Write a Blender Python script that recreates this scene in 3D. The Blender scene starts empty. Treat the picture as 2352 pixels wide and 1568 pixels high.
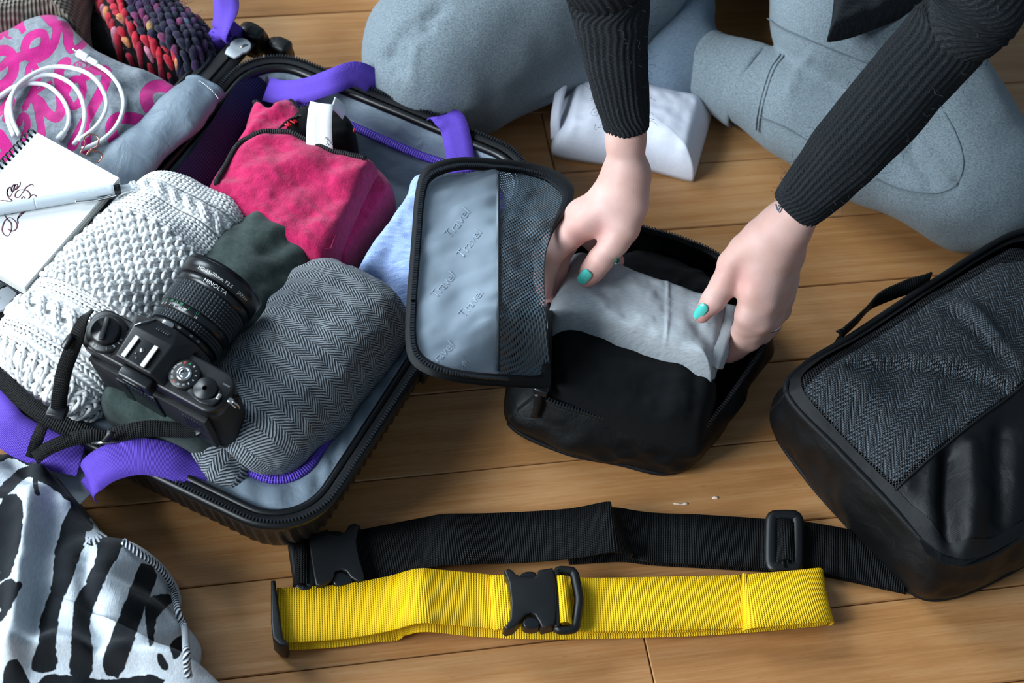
import bpy, bmesh, math, random
import numpy as np
from mathutils import Matrix, Vector
random.seed(7)
RNG = np.random.default_rng(11)
scn = bpy.context.scene
COL = scn.collection
# ------------------------------------------------------------------ camera
F_PX, CAM_H = 3500.0, 1.21
PIT, ROLL = math.radians(54.5), math.radians(7.3)
FW = np.array([0, math.cos(PIT), -math.sin(PIT)])
_rt0 = np.array([1.0, 0, 0]); _up0 = np.cross(_rt0, FW)
RT = math.cos(ROLL) * _rt0 + math.sin(ROLL) * _up0
UP = -math.sin(ROLL) * _rt0 + math.cos(ROLL) * _up0
cam_d = bpy.data.cameras.new('camera'); cam = bpy.data.objects.new('camera', cam_d)
COL.objects.link(cam)
cam_d.sensor_width = 36.0; cam_d.lens = F_PX / 2352 * 36.0
cam_d.clip_start = 0.02
cam.matrix_world = Matrix(((RT[0], UP[0], -FW[0], 0), (RT[1], UP[1], -FW[1], 0),
                           (RT[2], UP[2], -FW[2], CAM_H), (0, 0, 0, 1)))
cam_d.dof.use_dof = True; cam_d.dof.focus_distance = 1.36; cam_d.dof.aperture_fstop = 7.1
scn.camera = cam
# ------------------------------------------------------------------ world, window light, exposure
wd = bpy.data.worlds.new('room_light'); scn.world = wd; wd.use_nodes = True
bg = wd.node_tree.nodes['Background']
bg.inputs[0].default_value = (0.41, 0.57, 0.72, 1); bg.inputs[1].default_value = 0.30
def area_light(name, loc, target, sx, sy, power, col):
    d = bpy.data.lights.new(name, 'AREA'); d.shape = 'RECTANGLE'; d.size = sx; d.size_y = sy
    d.energy = power; d.color = col
    o = bpy.data.objects.new(name, d); COL.objects.link(o); o.location = loc
    o.rotation_euler = (Vector(target) - Vector(loc)).to_track_quat('-Z', 'Y').to_euler()
    return o
area_light('window_daylight', (-2.9, 2.5, 2.3), (-0.1, 0.85, 0.0), 1.9, 1.9, 134, (0.78, 0.91, 1.0))
area_light('second_window_daylight', (-2.7, -0.7, 1.9), (0.0, 0.6, 0.0), 1.6, 1.5, 150, (0.82, 0.93, 1.0))
vs = scn.view_settings
vs.view_transform = 'Standard'; vs.look = 'None'; vs.gamma = 1.0; vs.use_curve_mapping = False
vs.exposure = 0.38

# ------------------------------------------------------------------ projection helpers: pixel + height -> world point
def P(px, py, z=0.0):
    d = FW * F_PX + RT * (px - 1176.0) - UP * (py - 784.0)
    t = (z - CAM_H) / d[2]
    return np.array([d[0] * t, d[1] * t, z])
def ppm(p):
    return F_PX / ((np.asarray(p) - np.array([0, 0, CAM_H])) @ FW)
def PS(lst, z=None):
    return np.array([P(a[0], a[1], a[2] if z is None else z) for a in lst])

# ------------------------------------------------------------------ numeric helpers
def _h(ix, iy, iz, seed):
    n = (ix * 374761393 + iy * 668265263 + iz * 2147483647 + seed * 974634777) & 0xffffffff
    n = ((n ^ (n >> 13)) * 1274126177) & 0xffffffff
    n = n ^ (n >> 16)
    return (n & 0xffff) / 32767.5 - 1.0
def noise3(x, y, z=0.0, seed=0):
    x = np.asarray(x, float); y = np.asarray(y, float); z = np.zeros_like(x) + z
    xi, yi, zi = np.floor(x), np.floor(y), np.floor(z)
    fx, fy, fz = x - xi, y - yi, z - zi
    xi, yi, zi = xi.astype(np.int64), yi.astype(np.int64), zi.astype(np.int64)
    s = lambda t: t * t * t * (t * (6 * t - 15) + 10)
    fx, fy, fz = s(fx), s(fy), s(fz)
    r = 0
    for dx in (0, 1):
        for dy in (0, 1):
            for dz in (0, 1):
                r = r + _h(xi + dx, yi + dy, zi + dz, seed) * (fx if dx else 1 - fx) * (fy if dy else 1 - fy) * (fz if dz else 1 - fz)
    return r
def fbm(x, y, z=0.0, seed=0, oct=3):
    r = 0; a = 1.0; f = 1.0
    for o in range(oct):
        r = r + a * noise3(np.asarray(x) * f, np.asarray(y) * f, np.asarray(z) * f, seed + o * 17); a *= .5; f *= 2.03
    return r
def catmull(pts, n, closed=False):
    pts = np.asarray(pts, float); m = len(pts)
    if closed:
        q = np.vstack([pts[-1], pts, pts[0], pts[1]]); segs = m
    else:
        q = np.vstack([2 * pts[0] - pts[1], pts, 2 * pts[-1] - pts[-2]]); segs = m - 1
    k = 24; out = []
    for i in range(segs):
        p0, p1, p2, p3 = q[i], q[i + 1], q[i + 2], q[i + 3]
        t = np.linspace(0, 1, k, endpoint=False)[:, None]
        out.append(0.5 * ((2 * p1) + (-p0 + p2) * t + (2 * p0 - 5 * p1 + 4 * p2 - p3) * t ** 2 + (-p0 + 3 * p1 - 3 * p2 + p3) * t ** 3))
    out = np.vstack(out)
    if not closed: out = np.vstack([out, pts[-1]])
    else: out = np.vstack([out, out[0]])
    d = np.r_[0, np.cumsum(np.linalg.norm(np.diff(out[:, :3], axis=0), axis=1))]
    s = np.linspace(0, d[-1], n + 1 if closed else n)
    if closed: s = s[:-1]
    return np.stack([np.interp(s, d, out[:, j]) for j in range(out.shape[1])], 1)
def seg_dist(p, poly, lim=None):
    """distance from points p (n,2) to a polyline (m,2); beyond lim only a large number"""
    poly = np.asarray(poly, float)
    if lim is not None:
        k = ((p > poly.min(0) - lim) & (p < poly.max(0) + lim)).all(1); out = np.full(len(p), 1e6)
        if k.any(): out[k] = seg_dist(p[k], poly)
        return out
    best = np.full(len(p), 1e9)
    for a, b in zip(poly[:-1], poly[1:]):
        ab = b - a; t = np.clip(((p - a) @ ab) / (ab @ ab + 1e-18), 0, 1)
        best = np.minimum(best, np.hypot(*(p - a - t[:, None] * ab).T))
    return best
def poly_sd(p, poly, lim=None):
    """signed distance to a closed polygon, negative inside"""
    poly = np.asarray(poly, float)
    if lim is not None:
        k = ((p > poly.min(0) - lim) & (p < poly.max(0) + lim)).all(1); out = np.full(len(p), 1e6)
        if k.any(): out[k] = poly_sd(p[k], poly)
        return out
    q = np.vstack([poly, poly[:1]])
    d = seg_dist(p, q); ins = np.zeros(len(p), bool)
    for a, b in zip(q[:-1], q[1:]):
        c = (a[1] > p[:, 1]) != (b[1] > p[:, 1])
        xx = (b[0] - a[0]) * (p[:, 1] - a[1]) / (b[1] - a[1] + 1e-18) + a[0]
        ins ^= c & (p[:, 0] < xx)
    return np.where(ins, -d, d)
def to_px(V):
    v = np.asarray(V) - np.array([0, 0, CAM_H]); dz = v @ FW
    return np.stack([1176 + F_PX * (v @ RT) / dz, 784 - F_PX * (v @ UP) / dz], 1)

# ------------------------------------------------------------------ object helpers
def adopt(o, parent):
    if parent is not None:
        o.parent = parent
        T = Matrix.Translation(Vector(parent.get('_t', (0, 0, 0)))) if '_t' in parent else Matrix.Identity(4)
        o.matrix_parent_inverse = T.inverted()
def mk(name, V, F, mat, parent=None, smooth=True, uv=None, attr=None):
    me = bpy.data.meshes.new(name)
    V = np.asarray(V, np.float32)
    if isinstance(F, np.ndarray) and F.ndim == 2:
        n, k = F.shape
        me.vertices.add(len(V)); me.vertices.foreach_set('co', V.ravel())
        me.loops.add(n * k); me.loops.foreach_set('vertex_index', F.astype(np.int32).ravel())
        me.polygons.add(n); me.polygons.foreach_set('loop_start', np.arange(0, n * k, k, dtype=np.int32))
        me.update(calc_edges=True)
    else:
        me.from_pydata([tuple(map(float, v)) for v in V], [], [tuple(int(i) for i in f) for f in F])
    me.polygons.foreach_set('use_smooth', np.full(len(me.polygons), smooth, bool))
    if uv is not None:
        l = me.uv_layers.new(name='UVMap'); idx = np.empty(len(me.loops), np.int32)
        me.loops.foreach_get('vertex_index', idx)
        l.data.foreach_set('uv', np.asarray(uv, np.float32)[idx].ravel())
    for k, a in (attr or {}).items():
        at = me.attributes.new(k, 'FLOAT', 'POINT'); at.data.foreach_set('value', np.asarray(a, np.float32))
    me.update()
    if mat is not None: me.materials.append(mat)
    o = bpy.data.objects.new(name, me); COL.objects.link(o); adopt(o, parent)
    return o
def thing(name, label, cat, loc=(0, 0, 0), group=None):
    o = bpy.data.objects.new(name, None); COL.objects.link(o); o.empty_display_size = .02
    o.location = loc; o['_t'] = tuple(map(float, loc)); o['label'] = label; o['category'] = cat
    if group: o['group'] = group
    return o
def tag(o, label, cat=None, group=None, kind=None):
    o['label'] = label
    if cat: o['category'] = cat
    if group: o['group'] = group
    if kind: o['kind'] = kind
    return o
def grid_faces(nu, nv, wrap_v=False, wrap_u=False):
    U = nu if wrap_u else nu - 1; W = nv if wrap_v else nv - 1
    i, j = np.meshgrid(np.arange(U), np.arange(W), indexing='ij')
    a = i * nv + j; b = i * nv + (j + 1) % nv; i2 = (i + 1) % nu
    c = i2 * nv + (j + 1) % nv; d = i2 * nv + j
    return np.stack([a, b, c, d], -1).reshape(-1, 4)
def join(parts):
    V = []; F = []; n = 0
    for v, f in parts:
        V.append(np.asarray(v, float)); F += [tuple(int(i) + n for i in ff) for ff in f]; n += len(v)
    return np.vstack(V), F
def frames(path, upv=(0, 0, 1)):
    T = np.gradient(path, axis=0); T /= np.linalg.norm(T, axis=1)[:, None] + 1e-12
    u = np.tile(np.asarray(upv, float), (len(path), 1))
    S = np.cross(T, u); S /= np.linalg.norm(S, axis=1)[:, None] + 1e-12
    N = np.cross(S, T)
    return T, S, N
def normals_grid(V):
    du = np.gradient(V, axis=0); dv = np.gradient(V, axis=1)
    n = np.cross(du, dv); return n / (np.linalg.norm(n, axis=2)[..., None] + 1e-12)
def tube(path, r, seg=10, caps=True, closed=False, sz=1.0, upv=(0, 0, 1)):
    path = np.asarray(path, float); n = len(path); r = np.zeros(n) + r
    if closed:
        T = np.roll(path, -1, 0) - np.roll(path, 1, 0); T /= np.linalg.norm(T, axis=1)[:, None]
        u = np.tile(np.asarray(upv, float), (n, 1)); S = np.cross(T, u); S /= np.linalg.norm(S, axis=1)[:, None] + 1e-9; N = np.cross(S, T)
    else: T, S, N = frames(path, upv)
    a = np.linspace(0, 2 * np.pi, seg, endpoint=False)
    V = path[:, None] + r[:, None, None] * (np.cos(a)[None, :, None] * S[:, None] + sz * np.sin(a)[None, :, None] * N[:, None])
    F = grid_faces(n, seg, True, closed).tolist()
    if caps and not closed:
        F.append(list(range(seg))[::-1]); F.append([(n - 1) * seg + i for i in range(seg)])
    return V.reshape(-1, 3), F
def ribbon(path, wdir, width, thick=.0012, ncross=2, uvscale=1.0, crown=0.0):
    """flat strap along path; wdir = direction of its width (one or one per point). returns V,F,uv"""
    path = np.asarray(path, float); n = len(path)
    T = np.gradient(path, axis=0); T /= np.linalg.norm(T, axis=1)[:, None] + 1e-12
    W = np.zeros((n, 3)) + np.asarray(wdir, float)
    W = W - (W * T).sum(1)[:, None] * T; W /= np.linalg.norm(W, axis=1)[:, None] + 1e-12
    N = np.cross(T, W); width = np.zeros(n) + width
    s = np.r_[0, np.cumsum(np.linalg.norm(np.diff(path, axis=0), axis=1))]
    V = []; UV = []
    c = np.linspace(-.5, .5, ncross)
    for sg in (1, -1):
        for k in (range(ncross) if sg == 1 else range(ncross - 1, -1, -1)):
            V.append(path + W * (c[k] * width)[:, None] + N * (sg * thick / 2 + crown * (1 - (2 * c[k]) ** 2)))
            UV.append(np.stack([s, (c[k] + .5) * width], 1))
    V = np.stack(V, 1); UV = np.stack(UV, 1); m = 2 * ncross
    F = grid_faces(n, m, True).tolist()
    F.append(list(range(m))[::-1]); F.append([(n - 1) * m + i for i in range(m)])
    return V.reshape(-1, 3), F, UV.reshape(-1, 2)
def box(c, sx, sy, sz, R=None, bev=0.0, seg=2):
    bm = bmesh.new(); bmesh.ops.create_cube(bm, size=1.0)
    for v in bm.verts: v.co = Vector((v.co.x * sx, v.co.y * sy, v.co.z * sz))
    if bev: bmesh.ops.bevel(bm, geom=bm.edges[:], offset=bev, segments=seg, profile=.6, affect='EDGES')
    return bm_out(bm, c, R)
def bm_out(bm, c=(0, 0, 0), R=None):
    bm.verts.index_update()
    V = np.array([v.co[:] for v in bm.verts]); F = [[v.index for v in f.verts] for f in bm.faces]; bm.free()
    if R is not None: V = V @ np.asarray(R).T
    return V + np.asarray(c), F
def prism(poly, z0, z1, bev=0.0, seg=2):
    """extruded polygon (xy) between z0 and z1"""
    bm = bmesh.new(); vs = [bm.verts.new((p[0], p[1], z0)) for p in poly]
    f = bm.faces.new(vs); r = bmesh.ops.extrude_face_region(bm, geom=[f])
    for e in r['geom']:
        if isinstance(e, bmesh.types.BMVert): e.co.z = z1
    bmesh.ops.recalc_face_normals(bm, faces=bm.faces[:])
    if bev:
        es = [e for e in bm.edges if abs(e.verts[0].co.z - e.verts[1].co.z) < 1e-7]
        bmesh.ops.bevel(bm, geom=es, offset=bev, segments=seg, profile=.6, affect='EDGES')
    bmesh.ops.triangulate(bm, faces=[f for f in bm.faces if len(f.verts) > 8])
    return bm_out(bm)
def lathe(prof, seg=48):
    """profile (r,z) revolved round z"""
    prof = np.asarray(prof, float); a = np.linspace(0, 2 * np.pi, seg, endpoint=False)
    V = np.stack([prof[:, 0, None] * np.cos(a), prof[:, 0, None] * np.sin(a), np.repeat(prof[:, 1, None], seg, 1)], -1)
    F = grid_faces(len(prof), seg, True)[:, ::-1].tolist()
    F.append(list(range(seg))[::-1]); F.append([(len(prof) - 1) * seg + i for i in range(seg)])
    return V.reshape(-1, 3), F
def xf(VF, R=None, t=(0, 0, 0), s=1.0):
    V = np.asarray(VF[0]) * s
    if R is not None: V = V @ np.asarray(R).T
    return V + np.asarray(t), VF[1]
def rotz(a):
    c, s = math.cos(a), math.sin(a); return np.array([[c, -s, 0], [s, c, 0], [0, 0, 1]])
def rotx(a):
    c, s = math.cos(a), math.sin(a); return np.array([[1, 0, 0], [0, c, -s], [0, s, c]])
def roty(a):
    c, s = math.cos(a), math.sin(a); return np.array([[c, 0, s], [0, 1, 0], [-s, 0, c]])
def dome(outline, center, zb, zfun, rings=40, n=160, pw=1.0, noise=None, under=True):
    """star shaped cloth: rings from centre (s=0) to outline (s=1); zfun(x,y,s)->z. returns V,F,uv,s"""
    O = catmull(np.asarray(outline)[:, :2], n, True); c = np.asarray(center)[:2]
    s = 1 - (1 - np.linspace(0.02, 1, rings)) ** pw
    XY = c + s[:, None, None] * (O[None] - c)
    S = np.repeat(s[:, None], n, 1)
    Z = zfun(XY[..., 0], XY[..., 1], S)
    V = np.concatenate([XY, Z[..., None]], -1)
    if noise is not None:
        N = normals_grid(V); V = V + N * noise(V[..., 0], V[..., 1], V[..., 2])[..., None]
    V = V.reshape(-1, 3); F = grid_faces(rings, n, True)[:, ::-1].tolist()
    V = np.vstack([V, V[:n].mean(0)]); k = len(V) - 1
    F += [[k, i, (i + 1) % n] for i in range(n)]
    if under:
        b = V[(rings - 1) * n:rings * n].copy(); b[:, 2] = zb; b[:, :2] = c + (b[:, :2] - c) * .97
        m = len(V); V = np.vstack([V, b, [[c[0], c[1], zb]]])
        F += [[(rings - 1) * n + i, m + i, m + (i + 1) % n, (rings - 1) * n + (i + 1) % n] for i in range(n)]
        F += [[m + n, m + (i + 1) % n, m + i] for i in range(n)]
    return V, F, V[:, :2].copy()
def roll(spine, hw, hh, nl=60, na=72, ex=2.4, cap=.5, disp=None, twist=0.0, flat=0.0):
    """cloth roll along a spine; half width hw, half height hh (lists along the spine); rounded ends. returns V grid, F, uv"""
    spine = np.asarray(spine, float); k = len(spine)
    arr = np.column_stack([spine, np.zeros(k) + hw, np.zeros(k) + hh])
    arr = catmull(arr, nl); path = arr[:, :3]; W = arr[:, 3].copy(); Hh = arr[:, 4].copy()
    s = np.r_[0, np.cumsum(np.linalg.norm(np.diff(path, axis=0), axis=1))]; L = s[-1]
    c = cap * W.mean()
    e = np.minimum(s, L - s) / c
    f = np.where(e < 1, (1 - (1 - np.clip(e, 0, 1)) ** 2.6) ** (1 / 2.6), 1.0); f = np.maximum(f, .02)
    W *= f; Hh *= f
    T, S, N = frames(path)
    a = np.linspace(0, 2 * np.pi, na, endpoint=False) + .5 * np.pi * 3
    ca, sa = np.cos(a), np.sin(a)
    cx = np.sign(ca) * np.abs(ca) ** (2 / ex); sx = np.sign(sa) * np.abs(sa) ** (2 / ex)
    V = path[:, None] + W[:, None, None] * cx[None, :, None] * S[:, None] + Hh[:, None, None] * sx[None, :, None] * N[:, None]
    per = np.r_[0, np.cumsum(np.hypot(np.diff(cx * W.max()), np.diff(sx * Hh.max())))]
    U2 = np.repeat(s[:, None], na, 1); V2 = np.repeat(per[None], nl, 0)
    if disp is not None:
        Vn = np.concatenate([V, V[:, :1]], 1); n = normals_grid(Vn)[:, :-1]
        n[:, 0] = (n[:, 0] + n[:, -1]); n[:, 0] /= np.linalg.norm(n[:, 0], axis=1)[:, None] + 1e-9
        cen = path[:, None]; sg = np.sign(((V - cen) * n).sum(-1)); sg = np.where(sg == 0, 1, sg)
        V = V + (n * sg[..., None]) * (disp(U2, V2, V) * np.clip(f, .2, 1)[:, None])[..., None]
    F = grid_faces(nl, na, True).tolist()
    F.append(list(range(na))[::-1]); F.append([(nl - 1) * na + i for i in range(na)])
    return V.reshape(-1, 3), F, np.stack([U2, V2], -1).reshape(-1, 2)
_txt = {}
def text_mesh(s, size, spacing=1.0):
    cu = bpy.data.curves.new('t', 'FONT'); cu.body = s; cu.size = size; cu.align_x = 'CENTER'; cu.align_y = 'CENTER'
    cu.space_character = spacing; cu.resolution_u = 3
    o = bpy.data.objects.new('t', cu); COL.objects.link(o)
    dg = bpy.context.evaluated_depsgraph_get(); me = bpy.data.meshes.new_from_object(o.evaluated_get(dg))
    V = np.array([v.co[:] for v in me.vertices]); F = [list(p.vertices) for p in me.polygons]
    bpy.data.objects.remove(o); bpy.data.curves.remove(cu); bpy.data.meshes.remove(me)
    return V, F

# ------------------------------------------------------------------ signed distance fields -> mesh (surface nets)
def rcone(p, a, b, r1, r2):
    a = np.asarray(a, np.float32); b = np.asarray(b, np.float32)
    ba = b - a; l2 = ba @ ba; rr = r1 - r2; a2 = l2 - rr * rr; il2 = 1 / l2
    pa = p - a; y = pa @ ba; z = y - l2
    x2 = ((pa * l2 - y[..., None] * ba) ** 2).sum(-1); y2 = y * y * l2; z2 = z * z * l2
    k = np.sign(rr) * rr * rr * x2
    return np.where(np.sign(z) * a2 * z2 > k, np.sqrt(x2 + z2) * il2 - r2,
           np.where(np.sign(y) * a2 * y2 < k, np.sqrt(x2 + y2) * il2 - r1,
                    (np.sqrt(x2 * a2 * il2) + y * rr) * il2 - r1))
def ellips(p, c, R, rad):
    q = (p - np.asarray(c, np.float32)) @ np.asarray(R, np.float32); rad = np.asarray(rad, np.float32)
    k0 = np.linalg.norm(q / rad, axis=-1); k1 = np.linalg.norm(q / (rad * rad), axis=-1)
    return k0 * (k0 - 1) / np.maximum(k1, 1e-9)
def smin(a, b, k):
    h = np.maximum(k - np.abs(a - b), 0) / k
    return np.minimum(a, b) - h * h * k * .25
def nets(fn, lo, hi, h):
    lo = np.asarray(lo, float); n = np.ceil((np.asarray(hi) - lo) / h).astype(int) + 1
    ax = [lo[i] + h * np.arange(n[i]) for i in range(3)]
    G = np.stack(np.meshgrid(*ax, indexing='ij'), -1).astype(np.float32)
    D = fn(G).astype(np.float32)
    ins = D < 0
    acc = np.zeros(tuple(n - 1) + (3,), np.float32); cnt = np.zeros(tuple(n - 1), np.int16)
    nx, ny, nz = n
    for axn in range(3):
        sl0 = [slice(None)] * 3; sl1 = [slice(None)] * 3; sl0[axn] = slice(0, -1); sl1[axn] = slice(1, None)
        d0 = D[tuple(sl0)]; d1 = D[tuple(sl1)]; cr = (d0 < 0) != (d1 < 0)
        I = np.argwhere(cr); t = (d0[cr] / (d0[cr] - d1[cr]))
        pt = I.astype(np.float32); pt[:, axn] += t
        o = [k for k in range(3) if k != axn]
        for e0 in (0, 1):
            for e1 in (0, 1):
                c = I.copy(); c[:, o[0]] -= e0; c[:, o[1]] -= e1
                ok = (c >= 0).all(1) & (c < n - 1).all(1)
                cc = c[ok]; np.add.at(acc, (cc[:, 0], cc[:, 1], cc[:, 2]), pt[ok]); np.add.at(cnt, (cc[:, 0], cc[:, 1], cc[:, 2]), 1)
    act = cnt > 0; idx = np.full(tuple(n - 1), -1, np.int64); idx[act] = np.arange(act.sum())
    V = lo + h * (acc[act] / cnt[act][:, None])
    F = []
    for axn in range(3):
        sl0 = [slice(None)] * 3; sl1 = [slice(None)] * 3; sl0[axn] = slice(0, -1); sl1[axn] = slice(1, None)
        d0 = ins[tuple(sl0)]; d1 = ins[tuple(sl1)]
        o = [(axn + 1) % 3, (axn + 2) % 3]
        for cr, flip in ((d0 & ~d1, False), (~d0 & d1, True)):
            I = np.argwhere(cr); q = []
            ok = (I[:, o[0]] > 0) & (I[:, o[1]] > 0) & (I[:, o[0]] < n[o[0]] - 1) & (I[:, o[1]] < n[o[1]] - 1); I = I[ok]
            for e0, e1 in ((1, 1), (0, 1), (0, 0), (1, 0)):
                c = I.copy(); c[:, o[0]] -= e0; c[:, o[1]] -= e1; q.append(idx[c[:, 0], c[:, 1], c[:, 2]])
            q = np.stack(q, 1)
            F.append(q[:, ::-1] if flip else q)
    F = np.vstack(F)
    return V, F[(F >= 0).all(1)]
# ------------------------------------------------------------------ materials (all procedural)
class NT:
    def __init__(s, name):
        s.m = bpy.data.materials.new(name); s.m.use_nodes = True; s.t = s.m.node_tree; s.n = s.t.nodes; s.l = s.t.links
        s.b = s.n['Principled BSDF']; s.out = s.n['Material Output']
    def node(s, t, **kw):
        n = s.n.new(t)
        for k, v in kw.items(): setattr(n, k, v)
        return n
    def put(s, sock, v):
        if v is None: return
        if isinstance(v, bpy.types.NodeSocket): s.l.new(v, sock)
        elif isinstance(v, (tuple, list)) and len(v) == 3 and sock.type == 'RGBA': sock.default_value = (*v, 1)
        else: sock.default_value = v
    def math(s, op, a, b=None, c=None, clamp=False):
        n = s.node('ShaderNodeMath', operation=op, use_clamp=clamp)
        s.put(n.inputs[0], a); s.put(n.inputs[1], b); s.put(n.inputs[2], c); return n.outputs[0]
    def uv(s):
        return s.node('ShaderNodeTexCoord').outputs['UV']
    def obj(s):
        return s.node('ShaderNodeTexCoord').outputs['Object']
    def sep(s, v):
        n = s.node('ShaderNodeSeparateXYZ'); s.put(n.inputs[0], v); return n.outputs
    def comb(s, x=0.0, y=0.0, z=0.0):
        n = s.node('ShaderNodeCombineXYZ')
        for i, v in enumerate((x, y, z)): s.put(n.inputs[i], v)
        return n.outputs[0]
    def map(s, v, scale=(1, 1, 1), rot=(0, 0, 0), loc=(0, 0, 0)):
        n = s.node('ShaderNodeMapping'); s.put(n.inputs[0], v); n.inputs['Scale'].default_value = scale
        n.inputs['Rotation'].default_value = rot; n.inputs['Location'].default_value = loc; return n.outputs[0]
    def noise(s, v, scale, detail=3, rough=.55, dist=0.0):
        n = s.node('ShaderNodeTexNoise'); s.put(n.inputs['Vector'], v); n.inputs['Scale'].default_value = scale
        n.inputs['Detail'].default_value = detail; n.inputs['Roughness'].default_value = rough; n.inputs['Distortion'].default_value = dist
        return n.outputs['Fac']
    def voro(s, v, scale, feature='F1'):
        n = s.node('ShaderNodeTexVoronoi', feature=feature); s.put(n.inputs['Vector'], v); n.inputs['Scale'].default_value = scale
        return n.outputs['Distance'], n.outputs.get('Color')
    def ramp(s, f, stops, interp='LINEAR'):
        n = s.node('ShaderNodeValToRGB'); s.put(n.inputs[0], f); cr = n.color_ramp; cr.interpolation = interp
        while len(cr.elements) < len(stops): cr.elements.new(.5)
        for e, (p, c) in zip(cr.elements, stops): e.position = p; e.color = (*c, 1) if len(c) == 3 else c
        return n.outputs[0]
    def mix(s, f, a, b, blend='MIX'):
        n = s.node('ShaderNodeMix', data_type='RGBA', blend_type=blend); s.put(n.inputs[0], f); s.put(n.inputs[6], a); s.put(n.inputs[7], b)
        return n.outputs[2]
    def attr(s, name):
        return s.node('ShaderNodeAttribute', attribute_name=name).outputs['Fac']
    def bump(s, h, dist, strength=1.0):
        n = s.node('ShaderNodeBump'); s.put(n.inputs['Height'], h); n.inputs['Distance'].default_value = dist
        n.inputs['Strength'].default_value = strength; s.l.new(n.outputs[0], s.b.inputs['Normal']); return n.outputs[0]
    def set(s, col=None, rough=None, metal=None, spec=None, sheen=None, sheen_rough=.5, sss=None, coat=None, alpha=None, trans=None):
        I = s.b.inputs
        s.put(I['Base Color'], col); s.put(I['Roughness'], rough); s.put(I['Metallic'], metal); s.put(I['Specular IOR Level'], spec)
        if sheen is not None: I['Sheen Weight'].default_value = sheen; I['Sheen Roughness'].default_value = sheen_rough
        if sss is not None: I['Subsurface Weight'].default_value = sss; I['Subsurface Radius'].default_value = (.012, .005, .003); I['Subsurface Scale'].default_value = .6
        if coat is not None: I['Coat Weight'].default_value = coat
        if alpha is not None: s.put(I['Alpha'], alpha)
        return s.m
def srgb(r, g, b):
    f = lambda c: (c / 255 / 12.92) if c <= 10 else ((c / 255 + .055) / 1.055) ** 2.4
    return (f(r), f(g), f(b))
def simple(name, col, rough=.5, metal=0.0, spec=.5, bump=None, coat=None):
    t = NT(name); t.set(col=col, rough=rough, metal=metal, spec=spec, coat=coat)
    if bump: t.bump(t.noise(t.obj(), bump[0], 3), bump[1])
    return t.m
def fleece(name, col, col2=None, scale=900, depth=.0006, sheen=.25, rough=.95, amt=.35, big=40):
    """soft fuzzy cloth: fine fibre noise in relief and slight colour mottling"""
    t = NT(name); o = t.obj(); n = t.noise(o, scale, 4, .7); n2 = t.noise(o, scale * .3, 3, .6, .4)
    c2 = col2 or tuple(c * (1 - amt) for c in col)
    t.set(col=t.mix(t.ramp(n2, [(.3, (0, 0, 0)), (.7, (1, 1, 1))]), c2, col), rough=rough, spec=.2, sheen=sheen)
    h = t.math('ADD', n, t.math('MULTIPLY', n2, .7)); t.bump(h, depth); return t.m
def heather(name, col, col2, uvrot=0.0, stretch=(60, 900), depth=.0003, sheen=.1, useobj=False, scale=1.0):
    """marled jersey: streaky fibres in two tones"""
    t = NT(name); v = t.obj() if useobj else t.uv()
    a = t.noise(t.map(v, (stretch[0], stretch[1], stretch[1] if useobj else 1), (0, 0, uvrot)), scale, 3, .65)
    b = t.noise(v, 1600, 2)
    f = t.ramp(t.math('ADD', t.math('MULTIPLY', a, .75), t.math('MULTIPLY', b, .25)), [(.36, (0, 0, 0)), (.62, (1, 1, 1))])
    t.set(col=t.mix(f, col2, col), rough=.95, spec=.2, sheen=sheen); t.bump(t.math('ADD', a, b), depth); return t.m
def webbing(name, col, col2, pitch=.0021, depth=.0006, rough=.55, spec=.4, across=True):
    """woven strap: ribs across its width with a fine weave"""
    t = NT(name); u, v, _ = t.sep(t.uv())
    r = t.math('SINE', t.math('MULTIPLY', u if across else v, 2 * math.pi / pitch))
    w = t.math('SINE', t.math('MULTIPLY', v if across else u, 2 * math.pi / (pitch * .8)))
    h = t.math('ADD', t.math('MULTIPLY', r, .6), t.math('MULTIPLY', t.math('MULTIPLY', r, w), .4))
    f = t.math('MULTIPLY_ADD', h, .5, .5, clamp=True)
    f = t.math('ADD', t.math('MULTIPLY', f, .85), t.math('MULTIPLY', t.noise(t.uv(), 300, 2), .3), clamp=True)
    t.set(col=t.mix(f, col2, col), rough=rough, spec=spec); t.bump(h, depth); return t.m
def herringbone(name, light, dark, W=.0085, p=.0036, depth=.0005, slope=1.3, fuzz=1.0, rot=0.0):
    t = NT(name); uv = t.map(t.uv(), rot=(0, 0, rot)); nz = t.noise(uv, 220, 2)
    u, v, _ = t.sep(uv)
    u = t.math('ADD', u, t.math('MULTIPLY_ADD', nz, .0016, -.0008))
    a = t.math('PINGPONG', u, W)
    odd = t.math('GREATER_THAN', t.math('MODULO', t.math('ABSOLUTE', u), 2 * W), W)
    q = t.math('ADD', t.math('ADD', v, t.math('MULTIPLY', a, slope)), t.math('MULTIPLY', odd, p * .5))
    ln = t.math('MULTIPLY_ADD', t.math('SINE', t.math('MULTIPLY', q, 2 * math.pi / p)), .5, .5)
    f1 = t.noise(uv, 1400, 3, .7)
    f = t.math('ADD', t.math('MULTIPLY', ln, .8), t.math('MULTIPLY_ADD', f1, .9 * fuzz, -.35 * fuzz), clamp=True)
    f = t.ramp(f, [(.32, (0, 0, 0)), (.62, (1, 1, 1))])
    t.set(col=t.mix(f, dark, light), rough=.95, spec=.15, sheen=.2); t.bump(t.math('ADD', ln, f1), depth); return t.m
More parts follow.
